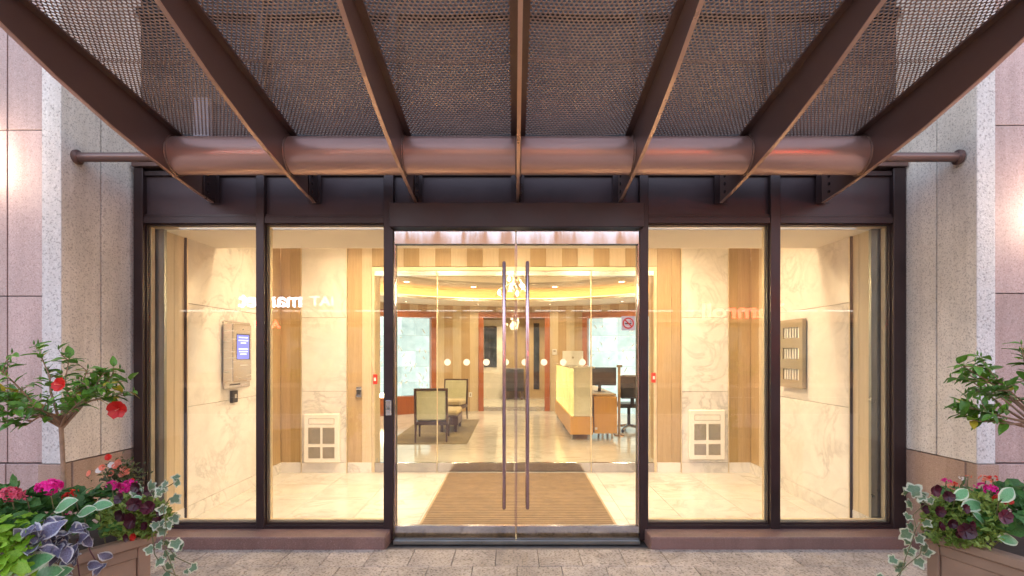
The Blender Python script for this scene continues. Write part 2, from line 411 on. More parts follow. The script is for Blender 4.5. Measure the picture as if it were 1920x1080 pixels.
# ------------------------------------------------------------------ storefront
sf = thing('storefront', 'dark bronze storefront frame holding four tall clear window panes', 'storefront', (0, 4, 0))
ZT = 2.455
verts = [(258, 275, 'jamb'), (485, 500, 'mullion'), (722, 740, 'door_jamb'), (1197, 1213, 'door_jamb'), (1440, 1458, 'mullion'), (1668, 1691, 'jamb')]
for a, b, nm in verts:
    z1 = 2.885
    B(X4(a), X4(b), 3.955, 4.095, .002 if nm == 'door_jamb' else .0905, z1, b=.003).build(nm, M_frame, sf)
panes = [(275, 485), (500, 722), (1213, 1440), (1458, 1668)]
for a, b in panes:
    x0, x1 = X4(a)+.0005, X4(b)-.0005
    B(x0, x1, 3.962, 4.09, ZT, 2.505, b=.002).build('head_rail', M_frame, sf)
    B(x0, x1, 3.962, 4.09, .0905, .118, b=.002).build('sill_rail', M_frame, sf)
    g = B(x0+.004, x1-.004, 4.02, 4.03, .121, ZT-.003).build('window_pane', M_glass, sf)
    q = MB()
    q.box(x0, x0+.012, 4.034, 4.075, .119, ZT-.001); q.box(x1-.012, x1, 4.034, 4.075, .119, ZT-.001)
    q.box(x0+.0125, x1-.0125, 4.034, 4.075, .119, .138); q.box(x0+.0125, x1-.0125, 4.034, 4.075, ZT-.014, ZT-.001)
    q.build('glazing_bead', M_gold, g)
    q = MB()
    q.box(x0, x0+.008, 3.99, 4.016, .119, ZT-.001); q.box(x1-.008, x1, 3.99, 4.016, .119, ZT-.001)
    q.box(x0+.0085, x1-.0085, 3.99, 4.016, .119, .13); q.box(x0+.0085, x1-.0085, 3.99, 4.016, ZT-.01, ZT-.001)
    q.build('outer_bead', M_frame, g)
for a, b in ((275, 485), (500, 722), (740, 1197), (1213, 1440), (1458, 1668)):
    x0, x1 = X4(a)+.0005, X4(b)-.0005; z0 = 2.508 if b-a < 300 else 2.6
    B(x0, x1, 4.0, 4.05, z0, 2.8645).build('transom_panel', M_transom, sf)
    q = MB(); q.box(x0, x1, 3.975, 3.999, 2.83, 2.864); q.box(x0, x1, 3.975, 3.999, z0+.0005, z0+.02); q.build('transom_bead', M_frame, sf)
B(X4(258), X4(1691), 3.93, 4.1, 2.8855, 2.93, b=.004).build('top_rail', M_bronze, sf)
B(X4(736), X4(1201), 3.88, 4.09, 2.407, 2.592, b=.004).build('door_header', M_frame, sf)
for px in (275.0, 1650): B(X4(px), X4(px)+.07, 4.098, 4.128, .02, 2.44).build('stile', M_greymet, sf)
for a, b, side in ((-2.958, X4(735), 'left'), (X4(1206), 3.02, 'right')):
    t = B(a, b, 3.775, 4.092, -.02, .09, b=.006).build('granite_curb', M_curb, label=f'red granite curb under the {side} pair of windows', cat='curb', group='granite curbs')
t = B(X4(741), X4(1196), 3.925, 4.1, -.02, .01, b=.003).build('door_threshold', M_greymet, label='low grey metal threshold under the double glass doors', cat='threshold')

# ------------------------------------------------------------------ outer doors
def door(x0, x1, hx, label, side):
    t = thing('glass_door', label, 'door', ((x0+x1)/2, 3.98, .01), 'outer entrance doors')
    B(x0, x1, 3.955, 4.0, 2.292, 2.402, b=.003).build('top_rail', M_steelrail, t)
    B(x0, x1, 3.955, 4.0, .014, .112, b=.003).build('bottom_rail', M_steelrail, t)
    B(x0+.006, x1-.006, 3.972, 3.984, .1125, 2.2915).build('glass', M_glass, t)
    for e in (x0, x1-.006): B(e, e+.0058, 3.966, 3.99, .1125, 2.2915).build('edge_strip', M_handle, t)
    h = MB(); h.tube([(hx, 3.905, .257), (hx, 3.905, .27), (hx, 3.905, 2.137), (hx, 3.905, 2.15)], [.008, .0135, .0135, .008], 14)
    ho = h.build('pull_handle', M_handle, t)
    for z in (.42, 1.98): MB().tube([(hx, 3.92, z), (hx, 3.972, z)], .009, 10).build('standoff', M_handle, ho)
    ho2 = MB().tube([(hx, 4.045, .257), (hx, 4.045, .27), (hx, 4.045, 2.137), (hx, 4.045, 2.15)], [.008, .0135, .0135, .008], 12).build('pull_handle', M_handle, t)
    B(x0+.001, x1-.001, 3.9695, 3.9715, 2.284, 2.291).build('rail_gasket', M_black, t)  # thin black strip just below the top rail
    return t
d1 = door(-.927, .011, -.077, 'left leaf of the double glass entrance doors, long bronze pull', 'left')
d2 = door(.017, .966, .102, 'right leaf of the double glass doors, with the no smoking sticker', 'right')
# no smoking sticker
c = P(1178, 606, 3.97); ns = thing('no_smoking_sign', 'square no smoking sticker on the right glass door', 'sign', c)
y0 = 3.9712
B(c.x-.052, c.x+.052, 3.9702, 3.9718, c.z-.055, c.z+.055, b=.0005).build('plate', M_signplate, ns)
q = MB(); n = 32; vv = []
for k in range(n):
    a = 2*math.pi*k/n
    for r in (.034, .044): vv.append((c.x+r*math.cos(a), 3.9692, c.z+r*math.sin(a)))
q.add(vv, [(2*k, 2*k+1, (2*k+3) % (2*n), (2*k+2) % (2*n)) for k in range(n)]); q.build('ring', M_red, ns)
q = MB(); d = .034*.7071; w_ = .0035
q.add([(c.x-d-w_, 3.969, c.z+d-w_), (c.x-d+w_, 3.969, c.z+d+w_), (c.x+d+w_, 3.969, c.z-d+w_), (c.x+d-w_, 3.969, c.z-d-w_)], [(0, 1, 2, 3)]); q.build('slash', M_red, ns)
B(c.x-.026, c.x+.024, 3.9693, 3.97, c.z-.008, c.z+.001).build('cigarette', M_signblack, ns)
MB().tube([(c.x+.02, 3.9696, c.z+.004), (c.x+.024, 3.9696, c.z+.012), (c.x+.014, 3.9696, c.z+.016), (c.x+.018, 3.9696, c.z+.024)], .0018, 6).build('smoke', M_signblack, ns)
# access push plate on the left door jamb
c = P(728, 765, 3.94); t = thing('access_button', 'small silver push plate on the left door jamb', 'push plate', c)
B(c.x-.022, c.x+.022, 3.94, 3.9545, c.z-.06, c.z+.06, b=.004).build('plate', M_steel, t)
MB().lathe((c.x, 3.934, c.z), [(0, -.002), (.013, -.001), (.014, .006)], 16, 'y').build('button', M_greymet, t)

# ------------------------------------------------------------------ canopy
cp = thing('canopy', 'bronze steel canopy of seven tapered fins, a round tube and perforated sheets', 'canopy', (0, 2.7, 2.6))
FX = [.0275+.788*i for i in range(-3, 4)]
def ztop(y): return 2.947+.139*(3.54-y)
bot = [(3.965, 2.618), (3.75, 2.64), (3.49, 2.674), (3.2, 2.722), (2.975, 2.767), (2.6, 2.862), (2.22, 2.985), (1.8, 3.118), (1.42, 3.222)]
top = [(1.42, ztop(1.42)), (2.4, ztop(2.4)), (3.54, ztop(3.54)), (3.66, 2.925), (3.965, 2.845)]
for x in FX:
    f = MB().prism(bot+top, 'x', x-.009, x+.009).build('fin', M_bronze, cp)
    MB().prism([(1.42, ztop(1.42)+.0005), (3.56, ztop(3.56)+.0005), (3.56, ztop(3.56)+.012), (1.42, ztop(1.42)+.012)], 'x', x-.05, x+.05).build('flange', M_bronze, f)
    low = [(y_, z_-.0005) for y_, z_ in bot]; MB().prism(low+[(y_, z_-.0065) for y_, z_ in reversed(low)], 'x', x-.011, x+.011).build('edge_highlight', M_edgelight, f)  # added strip under the fin, its pale colour draws the lit edge
    q = MB(); q.box(x+.0095, x+.024, 3.82, 3.998, 2.63, 2.826, b=.003)
    for bz in (2.67, 2.73, 2.79): q.lathe((x+.024, 3.87, bz), [(.013, 0), (.013, .008), (0, .009)], 6, 'x'); q.lathe((x-.009, 3.87, bz), [(.013, 0), (.013, -.008), (0, -.009)], 6, 'x')
    q.build('cleat', M_frame, f)
    q = MB(); q.box(x-.05, x+.05, 3.966, 3.974, 2.612, 2.828); q.build('wall_plate', M_frame, f)
TY, TZ, TR = 3.53, 2.81, .126
for i in range(6):
    a, b = FX[i]+.0095, FX[i+1]-.0095
    MB().tube([(a, TY, TZ), (b, TY, TZ)], TR, 48, cap=False).build('tube', M_tube, cp)
for i, x in enumerate(FX):
    for e in (-1, 1):
        if (i == 0 and e < 0) or (i == 6 and e > 0): continue
        MB().lathe((x+e*.0095, TY, TZ), [(TR+.011, 0), (TR+.008, e*.007), (TR, e*.011)], 48, 'x').build('weld', M_weld, cp)
for a, b in ((FX[0]-.01, -3.022), (FX[6]+.01, 3.072)):
    r_ = MB().tube([(a, TY, TZ-.01), (b, TY, TZ-.01)], .032, 20).build('tie_rod', M_bronze, cp)
    e = 1 if b < 0 else -1
    MB().lathe((b, TY, TZ-.01), [(.05, 0), (.05, e*.02), (.033, e*.028)], 24, 'x').build('wall_flange', M_bronze, r_)
# perforated sheet: hexagonal cells, each with a round hole; one mesh per row shared by the six bays
def perf(y0, y1, zoff):
    s = .0138; hr = .0086                       # cell 'radius' and hole radius
    W_ = math.sqrt(3)*s; H_ = 1.5*s; vv = []; fs = []; wid = .776/2
    corners = [(s*math.sin(R(60*k)), s*math.cos(R(60*k))) for k in range(6)]
    nj = int((y1-y0)/H_); ni = int(wid*2/W_)
    for j in range(nj):
        for i in range(ni):
            cx = -wid+W_*(i+.5+(.5 if j % 2 else 0)); cyy = y0+H_*(j+.6)
            if cx > wid-W_*.4: continue
            m = len(vv)
            for k in range(6):
                p, q = corners[k], corners[(k+1) % 6]
                vv.append((cx+p[0], cyy+p[1])); vv.append((cx+(p[0]+q[0])/2, cyy+(p[1]+q[1])/2))
            for k in range(12):
                a = R(30*k); vv.append((cx+hr*math.sin(a), cyy+hr*math.cos(a)))
            for k in range(12): fs.append((m+k, m+(k+1) % 12, m+12+(k+1) % 12, m+12+k))
    b = MB()
    vs3 = []
    for x, y in vv:
        sag = -.016*math.cos(x/wid*math.pi/2)
        vs3.append((x, y, ztop(y)+.0135+zoff+sag))
    b.add(vs3, fs)
    me = bpy.data.meshes.new('perforated_sheet'); me.from_pydata([tuple(p) for p in b.v], [], fs)
    bm = bmesh.new(); bm.from_mesh(me); bmesh.ops.remove_doubles(bm, verts=bm.verts, dist=.0004)
    bmesh.ops.solidify(bm, geom=bm.faces[:], thickness=.0018); bm.to_mesh(me); bm.free(); me.materials.append(M_perf); return me
pr = perf(2.80, 3.545, 0); pf = perf(1.45, 2.835, .003)
for i in range(6):
    xc = (FX[i]+FX[i+1])/2
    for me in (pr, pf): inst('perforated_sheet', me, cp, (xc, 0, 0))

# ------------------------------------------------------------------ wall lamps outside the frame
for sg, x, z in ((-1, -3.68, 2.76), (1, 3.74, 2.42)):
    side = 'left' if sg < 0 else 'right'
    t = thing('wall_sconce', f'frosted cylinder wall lamp on the pink granite, far {side}', 'wall lamp', (x, 3.3, z), 'wall lamps')
    MB().lathe((x, 3.27, z), [(.0, .15), (.045, .148), (.048, .14), (.048, -.14), (.045, -.148), (0, -.15)], 24).build('frosted_shade', E_sconce, t)
    for e in (-1, 1): MB().lathe((x, 3.27, z+e*.16), [(0, -.008), (.055, -.008), (.055, .008), (0, .008)], 24).build('cap', M_frame, t)
    B(x-.02, x+.02, 3.322, 3.437, z-.17, z+.17, b=.004).build('bracket', M_frame, t)
    B(x-.05, x+.05, 3.425, 3.437, z-.2, z-.171, b=.002).build('wall_plate', M_frame, t)

# ------------------------------------------------------------------ vestibule
XL, XR, YB = -2.83, 2.87, 6.21
vf = thing('vestibule_floor', None, None); tag(vf, kind='structure')
B(XL-.1, XR+.1, 4.1, 6.5, -.06, -.006).build('screed', M_joint, vf)
xs_ = [XL, -2.62, -2.02, -1.42, -.82, -.22, .38, .98, 1.48, 2.1, 2.68, XR]; ys_ = [4.1, 4.46, 5.06, 5.66, 6.5]
for j in range(4):
    for i in range(len(xs_)-1):
        B(xs_[i]+.0018, xs_[i+1]-.0018, ys_[j]+.0018, ys_[j+1]-.0018, -.03, 0).build('tile', M_floor, vf)
vc = thing('vestibule_ceiling', None, None); tag(vc, kind='structure')
B(XL-.1, XR+.1, 4.85, 6.5, 3.0, 3.1).build('ceiling_board', M_plaster, vc)
B(XL-.1, XR+.1, 4.1, 4.84, 2.44, 3.1).build('soffit', M_plaster, vc)
q = MB().lathe(P(383, 442, 4.45), [(0, -.03), (.02, -.028), (.026, 0), (.035, .03)], 16).build('sprinkler', M_steel, None, 'small sprinkler head on the soffit behind the leftmost window', 'sprinkler')
ZJ = (.124, .985, 1.88, 3.0)
def sidewall(sg):
    side = 'left' if sg < 0 else 'right'; x = XL if sg < 0 else XR; yt = 4.4 if sg < 0 else 4.35
    t = thing('vestibule_wall', f'{side} vestibule wall of cream marble panels between tan wood strips', 'wall', (x, 5, 0), 'vestibule side walls')
    def sb(y0, y1, z0, z1, p, nm, m):
        a, b = sorted((x-sg*p, x+sg*.1)); B(a, b, y0, y1, z0, z1, b=.0015).build(nm, m, t)
    for k in range(3): sb(yt+.012, 5.8, ZJ[k]+.0015, ZJ[k+1]-.0015, .012, 'marble_panel', M_marble)
    sb(yt+.012, 5.8, 0, ZJ[0]-.0015, .012, 'marble_base', M_marble)
    sb(yt, yt+.011, 0, 3.0, .022, 'metal_trim', M_gold); sb(yt-.012, yt-.001, 0, 3.0, .02, 'metal_trim', M_frame)
    sb(5.8005, 5.81, 0, 3.0, .016, 'metal_trim', M_gold)
    sb(4.13, 4.26, .124, 3.0, 0, 'wood_panel', M_woodl); sb(4.2605, yt-.0125, .124, 3.0, .002, 'wood_panel', M_woodl)
    sb(4.11, yt-.0125, 0, .1235, .006, 'marble_base', M_marble)
    sb(5.811, 6.0, .124, 3.0, 0, 'wood_panel', M_woodl); sb(6.0005, 6.2, .124, 3.0, .002, 'wood_panel', M_wood); sb(5.811, 6.2, 0, .1235, .01, 'marble_base', M_marble)
sidewall(-1); sidewall(1)
bw = thing('vestibule_back_wall', 'back wall of the vestibule, striped wood and marble around the inner doors', 'wall', (0, 6.35, 0))
def bk(x0, x1, z0, z1, p, nm, m): B(x0+.0006, x1-.0006, YB-p, 6.5, z0, z1, b=.0015).build(nm, m, bw)
IX0, IX1 = -1.727, 1.734
for sg in (-1, 1):
    m0, m1 = (-2.57, -2.03) if sg < 0 else (2.03, 2.59); e = XL if sg < 0 else XR; i = IX0 if sg < 0 else IX1
    for k in range(3): bk(m0, m1, ZJ[k]+.0015, ZJ[k+1]-.0015, .012, 'marble_panel', M_marble)
    bk(m0, m1, 0, ZJ[0]-.0015, .016, 'marble_base', M_marble)
    for xx in (m0, m1): B(xx-.0105, xx-.0007 if xx == m0 else xx-.0007, YB-.02, YB+.1, 0, 3.0).build('metal_trim', M_gold, bw) if xx == m0 else B(xx+.0007, xx+.0105, YB-.02, YB+.1, 0, 3.0).build('metal_trim', M_gold, bw)
    a, b = sorted((e, m0 if sg < 0 else m1)); mid = a+(b-a)*.45
    a2, b2 = (a, b-.011) if sg < 0 else (a+.011, b)
    bk(a2, mid, .124, 3.0, 0, 'wood_panel', M_wood if sg < 0 else M_woodd); bk(mid, b2, .124, 3.0, .002, 'wood_panel', M_woodd if sg < 0 else M_wood); bk(a2, b2, 0, .1235, .01, 'marble_base', M_marble)
    a, b = sorted((i, m1 if sg < 0 else m0)); a2, b2 = (a+.011, b) if sg < 0 else (a, b-.011); mid = a2+(b2-a2)*.6
    bk(a2, mid, .124, 3.0, 0, 'wood_panel', M_wood); bk(mid, b2, .124, 3.0, .002, 'wood_panel', M_woodl if sg < 0 else M_wood); bk(a2, b2, 0, .1235, .01, 'marble_base', M_marble)
ns_ = 18; sw = (IX1-IX0)/ns_
for k in range(ns_):
    bk(IX0+k*sw, IX0+(k+1)*sw, 2.5, 3.0, .001*(k % 2), 'wood_panel', (M_woodd, M_woodl)[k % 2])
# ceiling lamps
ORD = ('leftmost', 'second', 'middle', 'fourth', 'rightmost')
def downlight(x, y, z, power, name, label, group, r=.06, size=.14, colr=LW, spread=R(150)):
    t = thing(name, label, 'ceiling light', (x, y, z), group)
    MB().lathe((x, y, z), [(r, 0), (r+.018, 0), (r+.018, -.006), (r, -.009), (r-.006, .004)], 20).build('trim_ring', M_steel, t)
    MB().lathe((x, y, z-.003), [(0, 0), (r-.004, 0)], 20).build('lens', E_warm, t)
    lamp_light('lamp_light', t, (x, y, z-.012), power, size, colr, spread=spread)
for i, x in enumerate((-1.9, -.95, 0, .95, 1.95)):
    for j, y in enumerate((5.0, 5.45)):
        downlight(x, y, 3.0, 2.1, 'vestibule_downlight', f'{ORD[i]} recessed lamp of the {("front", "rear")[j]} row above the vestibule', 'vestibule ceiling lamps', spread=R(135))
# entrance mat
mt = thing('entrance_mat', 'ribbed brown entrance mat on the cream floor behind the glass doors', 'mat', (0, 5.2, 0))
m0x, m1x = -.78, .845
B(m0x-.02, m1x+.02, 4.12, 6.17, .0005, .006).build('mat_backing', M_mat_l, mt)
rib = B(-(m1x-m0x)/2, (m1x-m0x)/2, -.0145, .0145, 0, .003, b=.0012).mesh('mat_rib', M_mat_d)
nr = 42
for k in range(nr): inst('mat_rib', rib, mt, ((m0x+m1x)/2, 4.15+k*(2.0/(nr-1)), .006))
# intercom on the left wall
t = thing('intercom_panel', 'steel intercom box with blue screen on the left marble wall', 'intercom', (XL, 5.1, 1.4))
xw = XL+.0125
B(xw, xw+.012, 4.95, 5.44, 1.1, 1.765, b=.002).build('back_plate', M_steel, t)
bx = B(xw+.0125, xw+.11, 4.93, 5.28, 1.17, 1.735, b=.006).build('housing', M_steel, t)
sx = xw+.11
B(sx-.002, sx+.0015, 4.995, 5.245, 1.385, 1.64).build('screen_bezel', M_black, bx)
B(sx+.0005, sx+.003, 5.0, 5.225, 1.39, 1.63).build('screen', E_screen, bx)
q = MB()
for z, l in ((1.605, .17), (1.575, .18), (1.55, .1), (1.49, .18), (1.465, .16), (1.44, .12)): q.box(sx+.0031, sx+.0036, 5.115-l/2, 5.115+l/2, z-.005, z+.005)
q.build('screen_text', E_text, bx)
MB().lathe((sx, 5.115, 1.685), [(.008, 0), (.006, .002), (0, .002)], 12, 'x').build('camera_lens', M_black, bx)
B(sx, sx+.0015, 5.06, 5.17, 1.325, 1.333).build('card_slot', M_plastic, bx)
q = MB()
for k in range(9): q.box(xw+.012, xw+.0135, 5.05+k*.022, 5.065+k*.022, 1.128, 1.142)
q.build('lettering', M_slotdark, t)
t = thing('key_switch', 'small dark switch box below the intercom on the left marble wall', 'switch', (xw, 5.12, 1.0))
B(xw, xw+.03, 5.07, 5.17, .955, 1.075, b=.004).build('box', M_slotdark, t); B(xw+.0305, xw+.034, 5.1, 5.14, 1.0, 1.04).build('key_plate', M_steel, t)
# slotted panel on the right wall
t = thing('slotted_wall_panel', 'flat taupe panel with three rows of slots on the right marble wall', 'wall panel', (XR, 5.2, 1.44))
M_tau = pm('taupe metal', (.34, .28, .19), .4, .3, .08, 4.)
xw = XR-.0125; y0, y1, z0, z1 = 4.99, 5.41, 1.1, 1.79
B(xw-.012, xw, y0+.02, y1-.02, z0+.02, z1-.02).build('back_plate', M_slotdark, t)
zs = [(1.18, 1.29), (1.39, 1.5), (1.6, 1.71)]; q = MB(); px_ = z0
for a, b in zs+[(z1, z1)]: q.box(xw-.05, xw-.0125, y0, y1, px_, a); px_ = b
for a, b in zs: q.box(xw-.0495, xw-.013, y0, y0+.06, a, b); q.box(xw-.0495, xw-.013, y1-.06, y1, a, b)
fp = q.build('front_plate', M_tau, t)
for a, b in zs:
    for k in range(6): yy = y0+.085+k*.05; B(xw-.04, xw-.025, yy-.008, yy+.012, a+.002, b-.002).build('slat', M_white, fp)
# wall heaters
for xc, py0, py1, side in (((606-964)*YB/960, 775, 866, 'left'), ((1323-964)*YB/960, 768, 860, 'right')):
    z1 = 1.45-(py0-662)/960*YB; z0 = 1.45-(py1-662)/960*YB; yf = YB-.012; hw = .215
    t = thing('wall_heater', f'cream wall heater with four grilles in the {side} marble panel', 'wall heater', (xc, yf, z0), 'wall heaters')
    B(xc-hw, xc+hw, yf-.045, yf-.0005, z0, z1, b=.008).build('cover', M_white, t)
    yb_ = yf-.0455
    q = MB(); q.box(xc-.155, xc+.155, yb_-.002, yb_, z1-.125, z1-.12); q.box(xc-.155, xc+.155, yb_-.002, yb_, z1-.06, z1-.055); q.box(xc-.155, xc-.15, yb_-.002, yb_, z1-.1195, z1-.0605); q.box(xc+.15, xc+.155, yb_-.002, yb_, z1-.1195, z1-.0605); q.build('control_flap', M_mesh, t)
    for a, b in ((z1-.36, z1-.165), (z0+.055, z0+.19)):
        for s0 in (-.158, .014):
            gr = B(xc+s0, xc+s0+.144, yb_-.0005, yb_, a, b).build('grille', M_mesh, t)
            q = MB(); nb = int((b-a)/.012)
            for k in range(nb): q.box(xc+s0+.002, xc+s0+.142, yb_-.004, yb_-.001, a+.003+k*.012, a+.008+k*.012)
            q.build('louvre', M_mesh, gr)
    MB().lathe((xc, yb_, z0+.03), [(.008, -.003), (.009, 0)], 10, 'y').build('screw', M_mesh, t)
c = P(674, 735, YB-.002); t = thing('card_reader', 'small grey card reader on the wood strip left of the inner doors', 'card reader', c)
B(c.x-.035, c.x+.03, c.y-.025, c.y, c.z-.065, c.z+.065, b=.005).build('case', M_steel, t); B(c.x-.026, c.x+.02, c.y-.028, c.y-.0255, c.z-.03, c.z+.03).build('reader_face', M_slotdark, t)

# ------------------------------------------------------------------ inner doors
inn = thing('inner_glass_partition', 'inner glazed screen with metal head and sidelights around the inner doors', 'glass partition', (0, 6.24, 0))
def ir(x0, x1, z0, z1, nm, m, y0=6.22, y1=6.27, par=inn): return B(x0, x1, y0, y1, z0, z1, b=.002).build(nm, m, par)
ir(IX0, IX1, 2.452, 2.497, 'head_rail', M_gold); 
for a, b in ((IX0, IX0+.03), (IX1-.03, IX1)): ir(a, b, 0.001, 2.451, 'jamb', M_gold)
for a, b in ((IX0+.031, -.942), (.942, IX1-.031)):
    ir(a, b, 2.39, 2.451, 'top_rail', M_steel); ir(a, b, .001, .117, 'bottom_rail', M_steelrail)
    B(a+.002, b-.002, 6.24, 6.25, .1175, 2.3895).build('sidelight', M_glass_in, inn)
for x in (-.9415, .9335): ir(x, x+.008, .001, 2.451, 'mullion', M_gold)
for a, b, lb in ((-.932, -.002, 'left'), (.002, .932, 'right')):
    t = thing('inner_glass_door', f'{lb} leaf of the inner glass doors, seen through the entrance', 'door', ((a+b)/2, 6.24, 0), 'inner glass doors')
    ir(a, b, 2.39, 2.448, 'top_rail', M_steel, par=t); ir(a, b, .006, .117, 'bottom_rail', M_steelrail, par=t)
    B(a+.003, b-.003, 6.24, 6.25, .1175, 2.3895).build('glass', M_glass_in, t)
    for px in ((839, 875, 912, 948) if lb == 'left' else (984, 1020, 1056, 1092)):
        x = (px-964)*6.24/960; MB().lathe((x, 6.2385, 1.338), [(0, -.0005), (.04, -.0005), (.04, .001)], 24, 'y').build('safety_dot', M_plastic, t)
for x in (IX0, IX1):                       # reveals of the opening
    s_ = -1 if x < 0 else 1
for px, py, sg in ((704, 711, -1), (1225, 708, 1)):
    c = P(px, py, 6.215); side = 'left' if sg < 0 else 'right'
    t = thing('fire_alarm_pull', f'small red fire alarm pull on the {side} inner door jamb', 'fire alarm', c, 'fire alarm pulls')
    B(c.x-.025, c.x+.025, 6.195, 6.219, c.z-.06, c.z+.06, b=.004).build('case', M_red, t); B(c.x-.012, c.x+.012, 6.19, 6.1945, c.z-.02, c.z+.02).build('pull_bar', M_plastic, t)

# ------------------------------------------------------------------ lobby
LC = (0, 8.2); LR = 4.7
lf = thing('lobby_floor', None, None); tag(lf, kind='structure')
B(-5.5, 5.5, 6.5, 17, -.06, -.006).build('screed', M_joint, lf)
for i in range(-5, 5):
    for j in range(9): B(i*1.1+.0008, (i+1)*1.1-.0008, 6.501+j*1.15, 6.501+(j+1)*1.15-.0016, -.03, 0).build('tile', M_floor, lf)
lw_ = thing('lobby_wall', 'curved lobby wall of alternating light and dark wood stripes', 'wall', (0, 12.9, 0))
def strips(a0, a1, step, z0, z1):
    n = max(1, round(abs(a1-a0)/step)); st = (a1-a0)/n
    for k in range(n):
        m = (M_woodl, M_wood)[k % 2]
        MB().arc(LC, LR-.004*(k % 2), LR+.1, a0+k*st+.01, a0+(k+1)*st-.01, z0, z1, 2).build('wall_panel', m, lw_)
strips(11, 21, 2.5, 0, 2.62); strips(-11, -24, 2.6, 0, 2.62)
strips(-10.99, 10.99, 2.75, 2.47, 2.62); strips(21.01, 54, 2.75, 2.45, 2.62); strips(-24.01, -56, 2.67, 2.45, 2.62)
strips(54.01, 111, 5.7, 0, 2.62); strips(-56.01, -111, 5.5, 0, 2.62)
for a, b in ((-5.5, IX0), (IX1, 5.5)): B(a, b, 6.501, 6.6, 0, 2.62).build('front_wall', M_woodl, lw_)
lc_ = thing('lobby_ceiling', None, None); tag(lc_, kind='structure'); MB.clip = 6.56
MB().arc(LC, 3.43, 5.2, -180, 180, 2.62, 2.68, 72).build('soffit_ring', M_plaster, lc_)
MB().arc(LC, 3.75, 3.8, -180, 180, 2.68, 2.9, 72).build('cove_drum', M_plaster, lc_)
MB().arc(LC, 2.6, 3.75, -180, 180, 2.885, 2.93, 72).build('ceiling_ring', M_plasterg, lc_)
MB().arc(LC, 2.6, 2.65, -180, 180, 2.9305, 3.05, 72).build('dome_drum', M_plaster, lc_)
MB().lathe((0, 8.2, 3.05), [(2.64, 0), (2.2, .05), (1.4, .1), (0, .13)], 48).build('dome', M_plaster, lc_)
t = MB().arc(LC, 3.56, 3.6, -180, 180, 2.685, 2.7, 72).build('cove_light', E_cove, None, 'hidden amber light strip in the round ceiling cove', 'cove light')
MB.clip = None
for a, wh in ((-110, 'front left'), (-74, 'far left'), (-46, 'back left outer'), (-17, 'back left inner'), (17, 'back right inner'), (46, 'back right outer'), (74, 'far right'), (110, 'front right')):
    x, y = 3.0*math.sin(R(a)), 8.2+3.0*math.cos(R(a))
    downlight(x, y, 2.885, 2.05, 'lobby_downlight', f'tiny recessed lamp at the {wh} of the ring around the lobby dome', 'lobby ceiling lamps')
for a, wh in ((-62, 'leftmost'), (-36, 'second from left'), (-12, 'third from left'), (12, 'third from right'), (36, 'second from right'), (62, 'rightmost')):
    x, y = 4.15*math.sin(R(a)), 8.2+4.15*math.cos(R(a))
    downlight(x, y, 2.62, 1.0, 'lobby_wall_washer', f'tiny lamp in the lobby soffit by the striped wall, {wh}', 'lobby wall washers', r=.04)
# wooden door frames in the curved wall
cf = thing('wood_doorway', 'cherry wood door frame in the middle of the lobby back wall', 'doorway', (0, 12.85, 0))
for a in (-1, 1): MB().arc(LC, LR-.05, LR+.16, a*9.43, a*10.98, 0, 2.34, 2).build('post', M_cherry, cf)
MB().arc(LC, LR-.05, LR+.16, -10.98, 10.98, 2.341, 2.469, 10).build('lintel', M_cherry, cf)
for a in (-1, 1):
    B(*sorted((a*.004, a*.765)), 12.86, 12.87, .1, 2.33).build('glass_leaf', M_glass_in, cf)
    B(*sorted((a*.004, a*.765)), 12.85, 12.88, .002, .0995).build('bottom_rail', M_steel, cf)
for sg, a0, a1 in ((1, 21, 54), (-1, 24, 56)):
    side = 'right' if sg > 0 else 'left'
    t = thing('art_glass_bay', f'cherry framed bay of backlit etched glass on the {side} of the lobby', 'glass bay', (sg*2.4, 12.2, 0), 'backlit art glass bays')
    MB().arc(LC, LR-.05, LR+.1, sg*(a0+.03), sg*(a0+1.5), 0, 2.30, 2).build('post', M_cherry, t)
    MB().arc(LC, LR-.05, LR+.1, sg*(a1-1.5), sg*(a1-.03), 0, 2.30, 2).build('post', M_cherry, t)
    MB().arc(LC, LR-.05, LR+.1, sg*(a0+.03), sg*(a1-.03), 2.301, 2.449, 12).build('lintel', M_cherry, t)
    if sg < 0: MB().arc(LC, LR+.0, LR+.25, sg*(a0+1.52), sg*(a1-1.52), 0, .42, 10).build('wood_base', M_cherry, t)
    cols_ = 7; st = (a1-a0-3.04)/cols_; zr = [.0, .375, .75, 1.125, 1.5, 1.875, 2.3] if sg > 0 else [.43, .75, 1.125, 1.5, 1.875, 2.3]
    for c_ in range(cols_):
        for k in range(len(zr)-1):
            s0, s1 = sg*(a0+1.52+c_*st+.05), sg*(a0+1.52+(c_+1)*st-.05)
            gt = MB().arc(LC, LR+.1+.01*((c_+k) % 2), LR+.13, s0, s1, zr[k]+.004, zr[k+1]-.004, 2).build('glass_tile', E_art, t)
    rs = random.Random(5+sg)
    for k in range(46):
        am = sg*(a0+2+rs.random()*(a1-a0-5)); z = rs.uniform(.6, 2.1); l = rs.uniform(.06, .16); an = rs.uniform(.5, 2.2); bend = rs.uniform(-.03, .03)
        pts = []
        for u in (-.5, -.17, .17, .5):
            aa = R(am)+l*u*math.cos(an)/LR+bend*(1-4*u*u)/LR; r_ = LR+.09
            pts.append((r_*math.sin(aa), 8.2+r_*math.cos(aa), z+l*u*math.sin(an)))
        MB().tube(pts, [.003, .009, .009, .003], 6).build('etched_stroke', M_plastic, t)
    MB().arc(LC, LR+.2, LR+.25, sg*(a0-2), sg*(a1+2), 0, 2.6, 12).build('back_panel', M_plaster, t)
t = thing('glow_strip', 'bright low lamp at the foot of the left art glass', 'floor light', (-3.1, 12.0, .43))
